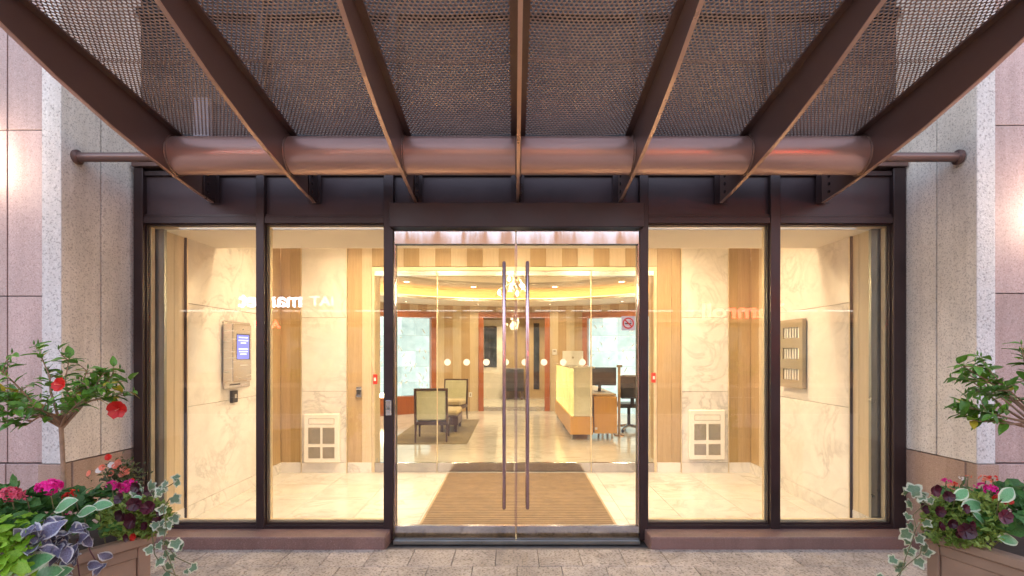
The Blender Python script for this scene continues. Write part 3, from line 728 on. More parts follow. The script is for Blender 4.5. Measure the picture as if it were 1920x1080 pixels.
MB().arc(LC, LR+.02, LR+.06, -36, -48, .425, .52, 6).build('lens', E_warm, t)
# back hall
bh = thing('back_hall', 'pale marble back hall with dark mirror beyond the cherry doorway', 'hall', (0, 15, 0))
B(-2.2, -2.1, 12.95, 16.5, 0, 2.62).build('side_wall', M_marble, bh); B(2.1, 2.2, 12.95, 16.5, 0, 2.62).build('side_wall', M_marble, bh)
B(-2.2, 2.2, 16.5, 16.6, 0, 2.62).build('end_wall', M_woodd, bh); B(-2.2, 2.2, 12.95, 16.5, 2.62, 2.7).build('ceiling', M_plaster, bh)
B(-1.15, -.35, 16.3, 16.495, 0, 2.5).build('marble_pier', M_marble, bh); B(.45, 1.15, 16.3, 16.495, 0, 2.5).build('wood_pier', M_wood, bh)
B(-.95, -.55, 16.28, 16.298, 1.0, 2.3).build('mirror', M_upper, bh); B(.62, .8, 16.28, 16.298, .3, 2.4).build('mirror', M_upper, bh)
for y in (13.9, 15.4): downlight(0, y, 2.62, 6.5, 'hall_downlight', f'recessed lamp in the back hall ceiling, the {"nearer" if y < 14 else "farther"} one', 'hall lamps')
t = thing('console_cabinet', 'dark low cabinet at the end of the back hall', 'cabinet', (0, 16, 0))
B(-.3, .3, 15.85, 16.28, .25, .98, b=.01).build('carcass', M_espresso, t)
for a in (-.27, .21):
    for y in (15.88, 16.2): B(a, a+.06, y, y+.06, 0, .2495).build('leg', M_espresso, t)
for a, b in ((-.29, -.005), (.005, .29)): B(a, b, 15.835, 15.8495, .28, .95, b=.004).build('door', M_black, t)
# rug
B(-2.03, -.75, 8.14, 11.1, .001, .012, b=.004).build('rug', M_rug, label='olive brown rug under the lobby armchairs', cat='rug')
# armchairs
def armchair(x, y, rz, label):
    t = thing('armchair', label, 'chair', (x, y, 0), 'lobby armchairs'); M = Matrix.Translation((x, y, .012)) @ Matrix.Rotation(rz, 4, 'Z')
    def bb(nm, m, *a, par=t, b=.004, lean=None):
        q = MB(); q.M = M @ lean if lean is not None else M; q.box(*a, b=b); return q.build(nm, m, par)
    # sits facing +Y in its own frame, back at -Y
    ln_ = Matrix.Translation((0, -.27, .4)) @ Matrix.Rotation(R(7), 4, 'X') @ Matrix.Translation((0, .27, -.4))
    bb('back_cushion', M_fabric, -.235, .235, -.3, -.235, .36, .84, lean=ln_, b=.012)
    q = MB(); q.M = M @ ln_
    for a, b in ((-.27, -.236), (.236, .27)): q.box(a, b, -.305, -.255, .3, .875, b=.004)
    q.box(-.2355, .2355, -.304, -.256, .8405, .875, b=.004); q.build('back_frame', M_espresso, t)
    bb('seat_cushion', M_seat, -.24, .24, -.23, .27, .33, .45, b=.03)
    q = MB(); q.M = M; q.box(-.27, .27, -.255, .27, .27, .328, b=.004); q.build('seat_rail', M_espresso, t)
    for sx_ in (-1, 1):
        for sy in (-.27, .24):
            q = MB(); q.M = M; k = -1 if sy < 0 else 1
            q.tube([(sx_*.248, sy+k*.05, 0), (sx_*.248, sy, .27)], [.014, .024], 6); q.build('leg', M_espresso, t)
armchair(-1.36, 8.55, R(4), 'armchair nearest the inner doors, turned away, sage back')
armchair(-1.32, 10.95, R(172), 'armchair farther off on the rug, facing the doors')
t = thing('ottoman', 'low dark bench with a pale cushion between the two armchairs', 'bench', (-1.2, 9.7, 0))
q = MB(); q.box(-1.36, -1.02, 9.3, 10.1, .14, .3, b=.004); q.build('frame', M_espresso, t)
for a in (-1.34, -1.09):
    for b in (9.32, 10.03): B(a, a+.05, b, b+.05, .012, .1395).build('leg', M_espresso, t)
B(-1.36, -1.02, 9.3, 10.1, .3005, .4, b=.03).build('cushion', M_seat, t)
# reception desk
t = thing('reception_desk', 'reception desk with glowing onyx front on an orange wood base', 'desk', (1.2, 10, 0))
B(.93, 1.31, 8.5, 11.6, .095, .395, b=.004).build('base', M_honey, t)
B(.955, .99, 8.53, 11.58, .398, 1.195, b=.003).build('side_glass', E_desk, t)
B(.9905, 1.3, 8.51, 8.545, .398, 1.195, b=.003).build('end_panel', pm('pale onyx', (.72, .68, .5), .25, 0, .1, 3.), t)
B(1.26, 1.3, 8.546, 11.58, .398, 1.195).build('back_panel', M_honey, t)
B(.92, 1.34, 8.48, 11.62, 1.1955, 1.222, b=.005).build('counter', pm('stone counter', (.7, .64, .48), .15, 0, .08, 4.), t)
B(1.301, 1.75, 8.75, 11.5, .72, .75, b=.004).build('work_top', M_woodl, t)
for x in (.97, 1.25):
    for y in (8.56, 10.0, 11.5): MB().tube([(x, y, 0), (x, y, .0945)], .018, 10).build('foot', M_steel, t)
t = thing('desk_cabinet', 'honey maple cabinet at the open end of the reception desk', 'cabinet', (1.55, 8.9, 0))
B(1.345, 1.735, 8.62, 9.2, .095, .715, b=.004).build('carcass', M_honey, t)
for x in (1.5, 1.66): 
    for y in (8.68, 9.1): MB().tube([(x, y, 0), (x, y, .0945)], .018, 10).build('foot', M_steel, t)
B(1.36, 1.4, 8.615, 8.6195, .16, .2).build('socket_plate', M_plastic, t)
t = thing('monitor', 'dark desktop monitor seen from behind on the reception desk', 'monitor', (1.5, 9.1, .75))
B(1.36, 1.86, 9.32, 9.36, .86, 1.19, b=.008).build('screen_housing', M_black, t)
M_green = emit('green screen glow', (.02, .2, .06), .06)
B(1.375, 1.845, 9.3605, 9.363, .875, 1.175).build('screen', M_green, t)
MB().tube([(1.56, 9.36, .757), (1.56, 9.34, .95)], .03, 10).build('stand', M_black, t); B(1.46, 1.66, 9.28, 9.48, .7505, .757, b=.002).build('foot', M_black, t)
t = thing('desk_post', 'slim brown post standing beside the monitor', 'post', (1.85, 9.0, .0))
B(1.83, 1.87, 9.0, 9.04, .0, 1.2, b=.003).build('shaft', M_wood, t); B(1.81, 1.9, 8.99, 9.05, 1.2005, 1.24, b=.003).build('cap', M_wood, t); B(1.77, 1.93, 8.95, 9.1, .0005, .02).build('base', M_wood, t)
t = thing('laptop', 'white laptop standing open on the reception counter', 'laptop', (1.05, 9.0, 1.222))
q = MB(); q.M = Matrix.Translation((1.02, 8.9, 1.223)) @ Matrix.Rotation(R(-8), 4, 'Z') @ Matrix.Rotation(R(-12), 4, 'X'); q.box(-.18, .18, -.01, .01, 0, .27, b=.006); q.build('lid', M_plastic, t)
q = MB(); q.M = Matrix.Translation((1.02, 8.9, 1.223)) @ Matrix.Rotation(R(-8), 4, 'Z'); q.box(-.18, .18, .0, .24, 0.0, .02, b=.005); q.build('keyboard_base', M_plastic, t)
q = MB(); q.M = Matrix.Translation((1.02, 8.9, 1.223)) @ Matrix.Rotation(R(-8), 4, 'Z') @ Matrix.Rotation(R(-12), 4, 'X'); q.lathe((0, -.0105, .15), [(0, -.001), (.02, -.001), (.02, .0005)], 14, 'y'); q.build('badge', M_mesh, t)
t = thing('office_chair', 'black swivel chair behind the reception desk', 'chair', (2.15, 9.6, 0))
for k in range(5):
    a = R(72*k+20); l = MB().tube([(2.15, 9.6, .1), (2.15+.3*math.cos(a), 9.6+.3*math.sin(a), .065)], [.03, .016], 8).build('base_arm', M_steel, t)
    MB().lathe((2.15+.3*math.cos(a), 9.6+.3*math.sin(a), .028), [(.0, -.028), (.02, -.028), (.028, 0), (.02, .028), (0, .028)], 12).build('caster', M_black, l)
MB().tube([(2.15, 9.6, .09), (2.15, 9.6, .44)], .03, 12).build('column', M_black, t)
B(1.91, 2.39, 9.36, 9.84, .441, .52, b=.03).build('seat', M_black, t); B(1.93, 2.37, 9.28, 9.34, .62, 1.05, b=.028).build('backrest', M_black, t); B(2.12, 2.18, 9.3, 9.34, .47, .64).build('back_bracket', M_black, t)
c = P(1042, 660, 12.4); t = thing('thermostat', 'small white thermostat on the striped lobby wall', 'thermostat', c)
yw = 8.2+math.sqrt(LR**2-c.x**2)
B(c.x-.055, c.x+.055, yw-.035, yw-.008, c.z-.07, c.z+.07, b=.006).build('case', M_plastic, t); B(c.x-.03, c.x+.03, yw-.037, yw-.0355, c.z+.005, c.z+.045).build('display', M_mesh, t)
c = P(881, 741, 12.6); t = thing('wall_socket', 'cream socket plate low on the striped wall', 'socket', c); yw = 8.2+math.sqrt(LR**2-c.x**2)
B(c.x-.04, c.x+.04, yw-.016, yw-.008, c.z-.06, c.z+.06, b=.003).build('plate', M_plastic, t); B(c.x-.015, c.x+.015, yw-.018, yw-.0165, c.z-.03, c.z+.03).build('outlet', M_mesh, t)
# chandelier
ch = thing('chandelier', 'small lit chandelier with bell shades hanging in the lobby dome', 'chandelier', (0, 8.2, 2.5))
MB().tube([(0, 8.2, 2.6), (0, 8.2, 3.17)], .01, 8).build('rod', M_gold, ch); MB().lathe((0, 8.2, 2.6), [(0, -.06), (.03, -.04), (.035, 0), (.02, .05), (0, .06)], 16).build('hub', M_gold, ch)
M_shade = pane('chandelier shade', (1, .93, .8), .12, .15)
for k, (dx, dy, z) in enumerate(((-.08, -.1, 2.62), (.14, -.05, 2.5), (-.24, .05, 2.42), (.05, .16, 2.42), (-.05, .02, 2.5), (.12, .2, 2.56))):
    a = MB().tube([(0, 8.2, 2.6), (dx*.5, 8.2+dy*.5, z+.12), (dx, 8.2+dy, z+.06)], .006, 6).build('arm', M_gold, ch)
    MB().lathe((dx, 8.2+dy, z), [(.015, .06), (.03, .04), (.045, -.02), (.065, -.06)], 16).build('bell_shade', M_shade, a)
    MB().lathe((dx, 8.2+dy, z), [(0, -.03), (.016, -.02), (.02, 0), (.012, .03), (0, .04)], 10).build('bulb', E_bulb, a)
lamp_light('lamp_light', ch, (0, 8.2, 2.38), 4.6, .15, LW, 'POINT')

# ------------------------------------------------------------------ buildings across the street (behind the camera, seen in the glass)
E_shop = emit('lit shop window', (1, .85, .7), .14, .92, 1.3)
ab = thing('shop_building', 'dark shop building across the street, mirrored in the windows', 'building', (0, -17, 0))
B(-40, 40, -24, -17.0, 0, 7.5).build('wall', pm('shop brick', (.1, .075, .065), .8, 0, .2, 3.), ab)
B(-40, 40, -16.995, -16.2, 2.9, 3.1).build('awning', M_frame, ab)
for i in range(-7, 8):
    wd = B(i*4.6-1.9, i*4.6+1.9, -16.998, -16.95, .5, 2.7).build('shop_window', E_shop, ab)
for i in range(-9, 10): B(i*1.7-.72, i*1.7+.72, -16.15, -16.1, 3.42, 3.46).build('fluorescent_tube', E_tube, ab)
def sign(name, text, x, z, h, m, label, y=-15.95, fx=1.0):
    cu = bpy.data.curves.new('t', 'FONT'); cu.body = text; cu.size = h; cu.extrude = .03; cu.offset = .012*h; cu.align_x = 'CENTER'
    o = bpy.data.objects.new('t', cu); col.objects.link(o); dg = bpy.context.evaluated_depsgraph_get()
    me = bpy.data.meshes.new_from_object(o.evaluated_get(dg)); bpy.data.objects.remove(o)
    me.materials.clear(); me.materials.append(m)
    b = thing(name, label, 'sign', (x, y, z))
    l = bpy.data.objects.new('letters', me); col.objects.link(l); l.parent = b; l.rotation_euler = (R(90), 0, R(180)); l.scale = (fx, 1, 1)
    bpy.context.view_layer.update(); w = l.dimensions.x/2
    B(x-w-.2, x+w+.2, y-.2, y-.06, z-.12, z-.06).build('rail', M_frame, b)
sign('lit_shop_sign', 'market', -11.4, 3.62, .98, E_neonw, 'big white lit shop lettering across the street, mirrored in the left windows', fx=1.05)
sign('lit_shop_sign', 'IAT', -9.0, 3.68, .62, emit('dim sign face', (1, .85, .8), 1.1), 'dim white capitals beside the big white shop lettering', fx=1.2)
sign('lit_shop_sign', 'Yamroll', 10.7, 3.1, .98, E_neonr, 'red lit shop lettering across the street, mirrored in the right windows', fx=1.25)
sign('lit_small_sign', 'ATM', -11.6, 2.62, .5, E_neonr, 'small red lit lettering under the white shop sign', fx=1.2)

# ------------------------------------------------------------------ planters and plants
def planter(corner, u, v, label):
    cx, cy_ = corner; S, H = .9, .56
    t = thing('planter', label, 'planter', (cx+(u[0]+v[0])*.45, cy_+(u[1]+v[1])*.45, 0), 'bronze planters')
    M = Matrix(((u[0], v[0], 0, cx), (u[1], v[1], 0, cy_), (0, 0, 1, 0), (0, 0, 0, 1)))
    def bb(nm, m, *a, b=.004):
        q = MB(); q.M = M; q.box(*a, b=b); return q.build(nm, m, t)
    pw = .055
    for a in (0, S-pw):
        for b_ in (0, S-pw): bb('corner_post', M_planter, a, a+pw, b_, b_+pw, 0, H-.05)
    for s_ in (0, 1):
        o = 0 if s_ == 0 else S
        y0, y1 = (.012, .03) if s_ == 0 else (S-.03, S-.012)
        bb('side_panel', M_planter, pw+.001, S-pw-.001, y0, y1, .06, H-.052); bb('side_panel', M_planter, y0, y1, pw+.001, S-pw-.001, .06, H-.052)
        y0, y1 = (.002, .03) if s_ == 0 else (S-.03, S-.002)
        for z0, z1 in ((.0, .0595), (H-.105, H-.0515)):
            bb('rail', M_planter, pw+.001, S-pw-.001, y0-.0, y1+.002, z0+.001, z1); bb('rail', M_planter, y0, y1+.002, pw+.001, S-pw-.001, z0+.001, z1)
    L = -.018; w = .06
    bb('rim', M_planter, L, S-L, L, L+w, H-.05, H, b=.008); bb('rim', M_planter, L, S-L, S-L-w, S-L, H-.05, H, b=.008)
    bb('rim', M_planter, L, L+w, L+w+.001, S-L-w-.001, H-.05, H, b=.008); bb('rim', M_planter, S-L-w, S-L, L+w+.001, S-L-w-.001, H-.05, H, b=.008)
    bb('soil', M_soil, .04, S-.04, .04, S-.04, .3, H-.03)
    return M
au = R(29); ML = planter((-1.795, 2.53), (-math.sin(au), -math.cos(au)), (-math.cos(au), math.sin(au)), 'bronze planter full of flowers at the left edge, under a small hibiscus')
au = R(20); MRr = planter((2.07, 2.57), (math.sin(au), -math.cos(au)), (math.cos(au), math.sin(au)), 'bronze planter full of flowers at the right edge')

# leaf meshes: base at the origin, blade along +Y, face +Z
def leaf_mesh(name, mat, w=.5, n=6, fold=.25, droop=.3, heart=0., wav=.0, tip=1.0, seed=0):
    b = MB(); vv = []; at = []; S5 = (-1, -.55, 0, .55, 1); rs = random.Random(seed)
    for i in range(n+1):
        tt = i/n; hw = w*.5*(math.sin(math.pi*min(1, tt**(.72)*.97+.03))**.8)
        if tt == 1: hw = .004
        for s_ in S5:
            y = tt-heart*abs(s_)*max(0, 1-tt*3.2)*.3
            z = fold*hw*abs(s_)-droop*tt*tt*.5+wav*math.sin(tt*9+s_*2+seed)*abs(s_)*.06
            vv.append((s_*hw, y, z)); at.append(max(abs(s_), (tt-.8)*5 if tt > .8 else 0))
    fs = [(i*5+k, i*5+k+1, i*5+k+6, i*5+k+5) for i in range(n) for k in range(4)]
    b.add(vv, fs, True, at); b_ = b.mesh(name, mat); return b_
def lobe_mesh(name, mat, lobes=5, depth=.3, n=20, cup=.15, seed=0, notch=True):
    b = MB(); vv = [(0, 0, 0)]; at = [0.]; rs = random.Random(seed)
    for ring, f in ((1, .55), (2, 1.0)):
        for k in range(n):
            a = 2*math.pi*k/n; r = .5*(1-depth*(.5-.5*math.cos(a*lobes))) if ring == 2 else .5*.55*(1-depth*.4*(.5-.5*math.cos(a*lobes)))
            front = math.cos(a)
            if notch and front < -.75: r *= .45+.3*(front+1)/.25
            r *= 1+.25*max(0, front)**3
            vv.append((r*math.sin(a), r*math.cos(a)+.32, cup*r*r*2*(1 if seed % 2 else -1)+rs.uniform(-.02, .02)*ring)); at.append(.5 if ring == 1 else 1.)
    vv[0] = (0, .32, 0)
    fs = [(0, 1+k, 1+(k+1) % n) for k in range(n)]+[(1+k, 1+n+k, 1+n+(k+1) % n, 1+(k+1) % n) for k in range(n)]
    b.add(vv, fs, True, at); return b.mesh(name, mat)
L_hib = leaf('hibiscus leaf', (.065, .17, .02), (.14, .29, .04), rough=.34, tint=.35)
L_hib2 = leaf('young hibiscus leaf', (.1, .26, .025), (.2, .4, .04), rough=.3, tint=.3)
L_hiby = leaf('yellowing leaf', (.42, .33, .03), (.55, .45, .05), tint=.2)
L_ger = leaf('geranium leaf', (.045, .14, .03), (.09, .22, .05), rough=.55, tint=.3)
L_lime = leaf('lime leaf', (.2, .42, .02), (.36, .6, .06), rough=.45, tint=.2)
L_pet = leaf('petunia leaf', (.16, .26, .04), (.36, .46, .1), rough=.5, tint=.25)
L_ivy = leaf('variegated ivy leaf', (.09, .16, .08), (.15, .23, .12), (.52, .53, .38), .68, .45, .2)
L_sil = leaf('silver purple leaf', (.12, .11, .17), (.24, .22, .32), (.6, .57, .58), .8, .45, .2)
L_big = leaf('pale edged broad leaf', (.12, .33, .12), (.2, .46, .2), (.6, .66, .45), .8, .4, .15)
L_ros = leaf('rose leaf', (.06, .1, .025), (.15, .15, .05), tint=.35)
F_mar = leaf('maroon petal', (.035, .004, .01), (.085, .008, .02), tint=.45, trans=.15)
F_mag = leaf('magenta petal', (.72, .01, .22), (.85, .03, .36), tint=.15)
F_pnk = leaf('rose pink petal', (.72, .08, .16), (.8, .2, .26), tint=.15)
F_red = leaf('red petal', (.55, .015, .012), (.75, .04, .025), tint=.15)
F_cor = leaf('coral petal', (.75, .16, .08), (.8, .3, .2), tint=.2)
F_wht = leaf('white petal', (.75, .7, .66), (.8, .76, .72), tint=.05)
HIB = [leaf_mesh('leaf', L_hib, .5, 6, .3, .25+.15*k, 0, .5, seed=k) for k in range(4)]
HIB += [leaf_mesh('leaf', L_hib2, .5, 6, .3, .3+.2*k, 0, .5, seed=k+20) for k in range(2)]
HIBY = [leaf_mesh('leaf', L_hiby, .55, 6, .2, .5, 0, .5, seed=9)]
GER = [lobe_mesh('leaf', L_ger, 7, .16, 21, .3, k) for k in range(3)]
LIM = [leaf_mesh('leaf', L_lime, .7, 6, .15, .35+.2*k, .6, .8, seed=k) for k in range(3)]
IVY = [lobe_mesh('leaf', L_ivy, 5, .38, 20, .25, k) for k in range(4)]
SIL = [leaf_mesh('leaf', L_sil, .78, 6, .3, .3+.2*k, .9, 1.2, seed=k) for k in range(4)]
BIG = [leaf_mesh('leaf', L_big, .75, 7, .12, .3+.2*k, .9, .4, seed=k) for k in range(3)]

def orient(d, nrm):
    y = Vector(d).normalized(); x = y.cross(Vector(nrm)).normalized(); z = x.cross(y)
    return Matrix((x, y, z)).transposed().to_euler()
def put_leaf(par, me, p, d, nrm, size): return inst('leaf', me, par, p, orient(d, nrm), size)
def rv(r): 
    while True:
        v = Vector((r.uniform(-1, 1), r.uniform(-1, 1), r.uniform(-1, 1)))
        if .05 < v.length < 1: return v
def petal_flower(c, nrm, r, mat, par, name='flower', n=5, cup=.35, rs=rnd, ruff=.15):
    q = MB(); z = Vector(nrm).normalized(); x = z.orthogonal().normalized(); y = z.cross(x); c = Vector(c)
    for k in range(n):
        a0 = 2*math.pi*k/n+rs.uniform(-.15, .15); vv = [c-z*r*.25]
        for da, f in ((-.55, .55), (-.75, .88), (-.4, 1.02), (0, .97), (.4, 1.03), (.75, .88), (.55, .55)):
            f *= rs.uniform(1-ruff, 1+ruff*.4); a = a0+da
            vv.append(c+(x*math.cos(a)+y*math.sin(a))*r*f+z*(cup*r*f*f+rs.uniform(-.06, .1)*r+(.03*r if k % 2 else 0)))
        q.add(vv, [(0, i, i+1) for i in range(1, 7)], True)
    return q.build(name, mat, par)
def flower_head(c, r, mat, par, nf=38, rs=rnd, flat=.75):
    q = MB(); c = Vector(c)
    for k in range(nf):
        d = rv(rs).normalized(); d.z = abs(d.z)*.9-.1 if rs.random() < .8 else d.z
        p = c+Vector((d.x*r, d.y*r, d.z*r*flat))*rs.uniform(.75, 1.05); z = (d+rv(rs)*.4).normalized(); x = z.orthogonal().normalized(); y = z.cross(x); s_ = r*rs.uniform(.26, .4)
        vv = [p-z*s_*.35]; m = 10
        for j in range(m):
            a = 2*math.pi*j/m; f = 1.0 if j % 2 == 0 else .62; vv.append(p+(x*math.cos(a)+y*math.sin(a))*s_*f+z*s_*.1)
        q.add(vv, [(0, 1+j, 1+(j+1) % m) for j in range(m)])
    return q.build('flower_head', mat, par)
def small_foliage(par, mat, spots, ln, rs, n_each=1, w=.5, name='foliage'):
    q = MB()
    for p in spots:
        for _ in range(n_each):
            d = rv(rs); d.z = d.z*.6+.35; d.normalize(); nrm = (Vector((0, -.35, .8))+rv(rs)*.7).normalized(); x = d.cross(nrm).normalized()*ln*w*.5; l = ln*rs.uniform(.6, 1.2); n2 = x.cross(d).normalized()
            a = Vector(p)
            q.add([a, a+d*l*.5+x+n2*l*.08, a+d*l*.55-n2*l*.05, a+d*l*.5-x+n2*l*.08, a+d*l-n2*l*.12], [(0, 1, 2), (0, 2, 3), (2, 1, 4), (3, 2, 4)], True)
    return q.build(name, mat, par, kind='stuff')

def hibiscus(base, fork, ctr, rad, label, seed, nbr, lmin, flowers, extra=()):
    rs = random.Random(seed); t = thing('hibiscus_tree', label, 'small tree', base, 'hibiscus standards')
    b0, f0 = Vector(base), Vector(fork)
    mid = b0.lerp(f0, .5)+Vector((.008, 0, 0))
    MB().tube([b0, b0.lerp(f0, .25)+Vector((.006, 0, 0)), mid, f0+Vector((0, 0, -.03)), f0+Vector((0, 0, .03))], [.0115, .0105, .0095, .01, .0075], 10).build('trunk', M_bark, t)
    c = Vector(ctr); tips = []
    for k in range(nbr):
        a = 2*math.pi*(k+rs.uniform(-.3, .3))/nbr; el = rs.uniform(-.25, 1.0)
        d = Vector((math.cos(a)*math.cos(el)*rad[0], math.sin(a)*math.cos(el)*rad[1], math.sin(el)*rad[2]))
        tips.append(c+d*rs.uniform(.8, 1.05))
    tips += [Vector(e) for e in extra]
    todo = []
    for tip in tips:
        q = MB(); st = f0+Vector((0, 0, rs.uniform(-.05, .03))); m1 = st.lerp(tip, .4)+Vector((0, 0, rs.uniform(-.02, .035)))+rv(rs)*.02; m2 = st.lerp(tip, .72)+rv(rs)*.02
        path = [st, m1, m2, tip]; q.tube(path, [.007, .005, .0035, .0015], 6)
        segs = [(path, .38)]
        for _ in range(4):
            u = rs.uniform(.4, .9); p = m1.lerp(m2, u) if rs.random() < .5 else m2.lerp(tip, u)
            dd = ((tip-st).normalized()*.5+rv(rs)*.9); dd.z = abs(dd.z)*.8+.1*dd.z; e = p+dd.normalized()*rs.uniform(.05, .11)
            q.tube([p, p.lerp(e, .5)+rv(rs)*.008, e], [.003, .002, .001], 5); segs.append(([p, p.lerp(e, .5), e], .15))
        q.build('branch', M_bark, t)
        for pth, t0 in segs:
            L = sum((pth[i+1]-pth[i]).length for i in range(len(pth)-1)); nlv = max(3, int(L*(1-t0)/.019))
            for k in range(nlv):
                u = t0+(1-t0)*(k+rs.random())/nlv; x = u*(len(pth)-1); i = min(int(x), len(pth)-2); p = pth[i].lerp(pth[i+1], x-i); ax = (pth[i+1]-pth[i]).normalized()
                d = rv(rs); d = (d-ax*d.dot(ax)).normalized()*.9+ax*.6; d.z = d.z*.6+.02
                nrm = Vector((rs.uniform(-.4, .4), rs.uniform(-.6, .2), 1))
                sz = lmin*rs.uniform(.7, 1.45)
                todo.append((HIBY[0] if rs.random() < .045 else rs.choice(HIB), p, d, nrm, sz))
            e = pth[-1]
            q = MB().lathe(e, [(0, -.004), (.004, .002), (.004, .01), (.001, .02), (0, .022)], 7); q.build('bud', L_hib, t)
    rs.shuffle(todo); q = MB()
    for a_ in todo[:298]: put_leaf(t, *a_)
    for me_, p, d, nn, sz in todo[298:400]:
        m_ = Matrix.Translation(p) @ orient(d, nn).to_matrix().to_4x4() @ Matrix.Scale(sz, 4); n0 = len(q.v)
        q.v += [m_ @ v_.co for v_ in me_.vertices]; q.at += [0.]*len(me_.vertices)
        for f_ in me_.polygons: q.f.append([n0+i_ for i_ in f_.vertices]); q.sm.append(True)
    if q.v: q.build('inner_foliage', L_hib, t, kind='stuff')
    for (p, r, nn) in flowers:
        fl = petal_flower(p, nn, r, F_red, t, rs=rs, cup=.45)
        pp = Vector(p); z = Vector(nn).normalized(); MB().tube([pp-z*r*.2, pp+z*r*.9], [.0025, .0018], 6).build('stamen', F_cor, fl)
        MB().tube([pp-z*r*.2, pp-z*r*.7+Vector((0, 0, .01)), pp.lerp(c, .3)+Vector((0, .02, .02))], .0018, 5).build('flower_stalk', M_stem, fl)
    return t
hibiscus((-2.2, 2.5, .53), (-2.212, 2.5, 1.12), (-2.235, 2.5, 1.25), (.33, .26, .2), 'small red flowering hibiscus on a bare trunk in the left planter', 21, 9, .054,
    [(P(115, 722, 2.32), .036, (-.1, -1, .2)), (P(222, 767, 2.4), .042, (.35, -1, -.1))],
    (P(212, 704, 2.5), P(20, 745, 2.42), P(130, 672, 2.5), P(75, 665, 2.5), P(30, 800, 2.4), P(165, 690, 2.45), P(75, 775, 2.4), P(5, 770, 2.4), P(180, 728, 2.4)))
hibiscus((2.5, 2.45, .53), (2.5, 2.45, 1.12), (2.5, 2.45, 1.28), (.3, .26, .2), 'hibiscus tree reaching in from the right edge over the right planter', 33, 9, .054, [],
    (P(1795, 680, 2.4), P(1790, 755, 2.35), P(1815, 765, 2.4), P(1830, 790, 2.4), P(1850, 690, 2.4), P(1915, 645, 2.4)))

def rimY(px): return 2.53-(283-px)*.0017
def rimYr(px): return 2.57-(px-1738)*.002
# geraniums, left
rs = random.Random(4)
def bed(name, label, cat, base, leaves, region, Yf, back, n, size, seed, up=.6, out=(0, -1, 0), face=.6):
    r = random.Random(seed); t = thing(name, label, cat, base)
    x0, x1, y0, y1 = region
    for k in range(n):
        px, py = r.uniform(x0, x1), r.uniform(y0, y1); Y = Yf(px)+back*(1-(py-y0)/(y1-y0))+r.uniform(-.04, .05)
        p = P(px, py, Y); d = (Vector(out)*.7+rv(r)); d.z *= .7
        nrm = Vector((r.uniform(-.5, .5), -face+r.uniform(-.4, .3), up+r.uniform(0, .4)))
        put_leaf(t, r.choice(leaves), p, d, nrm, size*r.uniform(.7, 1.3))
    return t
def stalk(t, p, z0, dx=.02): 
    p = Vector(p); q = MB(); q.tube([(p.x+dx, p.y+.05, z0), (p.x+dx*.4, p.y+.02, (p.z+z0)/2), p], .0025, 6); return q.build('stalk', M_stem, t)
t = bed('geranium', 'geranium with magenta and pink flower heads on the left planter', 'flowers', (-2.15, 2.3, .53), GER, (-30, 235, 915, 985), rimY, .22, 230, .062, 5)
for px, py, r_, m, nf in ((20, 927, .045, F_pnk, 46), (92, 914, .048, F_mag, 55), (208, 908, .026, F_mag, 16), (228, 915, .042, F_mag, 30), (243, 906, .028, F_mag, 14), (128, 931, .026, F_red, 14), (50, 934, .018, F_pnk, 8), (138, 922, .018, F_red, 8)):
    p = P(px, py, rimY(px)+.07); stalk(t, p, .6); flower_head(p, r_, m, t, nf, rs)
flower_head(P(130, 963, rimY(130)-.05), .014, F_mag, t, 6, rs)
# rose bush behind
t = thing('rose_bush', 'airy little bush of peach and coral blossoms behind the magenta geranium', 'shrub', (-1.95, 2.62, .53)); sp = []
for k in range(420):
    px, py = rs.gauss(228, 19), rs.gauss(893, 13); sp.append(P(px, py, 2.62+rs.uniform(-.08, .08)))
small_foliage(t, L_ros, sp, .028, rs)
for k in range(9):
    e = P(rs.gauss(225, 20), rs.gauss(880, 9), 2.62); q = MB(); q.tube([(-1.97+rs.uniform(-.03, .03), 2.62, .53), (e.x*.5-.98, 2.62, .72), e], [.003, .002, .001], 5); q.build('stem', M_stem, t)
for px, py, m in ((203, 858, F_red), (192, 877, F_cor), (187, 882, F_wht), (210, 888, F_cor), (168, 888, F_cor), (222, 868, F_cor), (232, 878, F_cor), (217, 874, F_cor), (240, 885, F_cor), (229, 890, F_cor), (248, 903, F_red), (209, 872, F_wht)):
    petal_flower(P(px, py, 2.56), (rs.uniform(-.4, .4), -1, .5), .017, m, t, rs=rs)
# broad leaves
t = thing('broad_leaf_vine', 'vine with broad green pale-edged leaves among the left geranium flowers', 'plant', (-1.97, 2.3, .53))
for px, py, sz, d in ((110, 953, .088, (.9, -.1, .5)), (152, 962, .072, (.9, -.1, .35)), (180, 948, .072, (1, 0, .12)), (248, 938, .05, (.8, -.2, .4)), (30, 1075, .15, (.75, -.15, .55)), (65, 1088, .13, (.8, -.2, .45)), (88, 1092, .12, (.6, -.2, .5))):
    Y = rimY(px)-.06; p = P(px, py, Y); put_leaf(t, rs.choice(BIG), p, d, (-.15, -.75, .6), sz); q = MB(); q.tube([p, p+Vector((-.03, .05, -.03)), (p.x-.05, p.y+.12, .54)], .003, 5); q.build('stalk', M_stem, t)
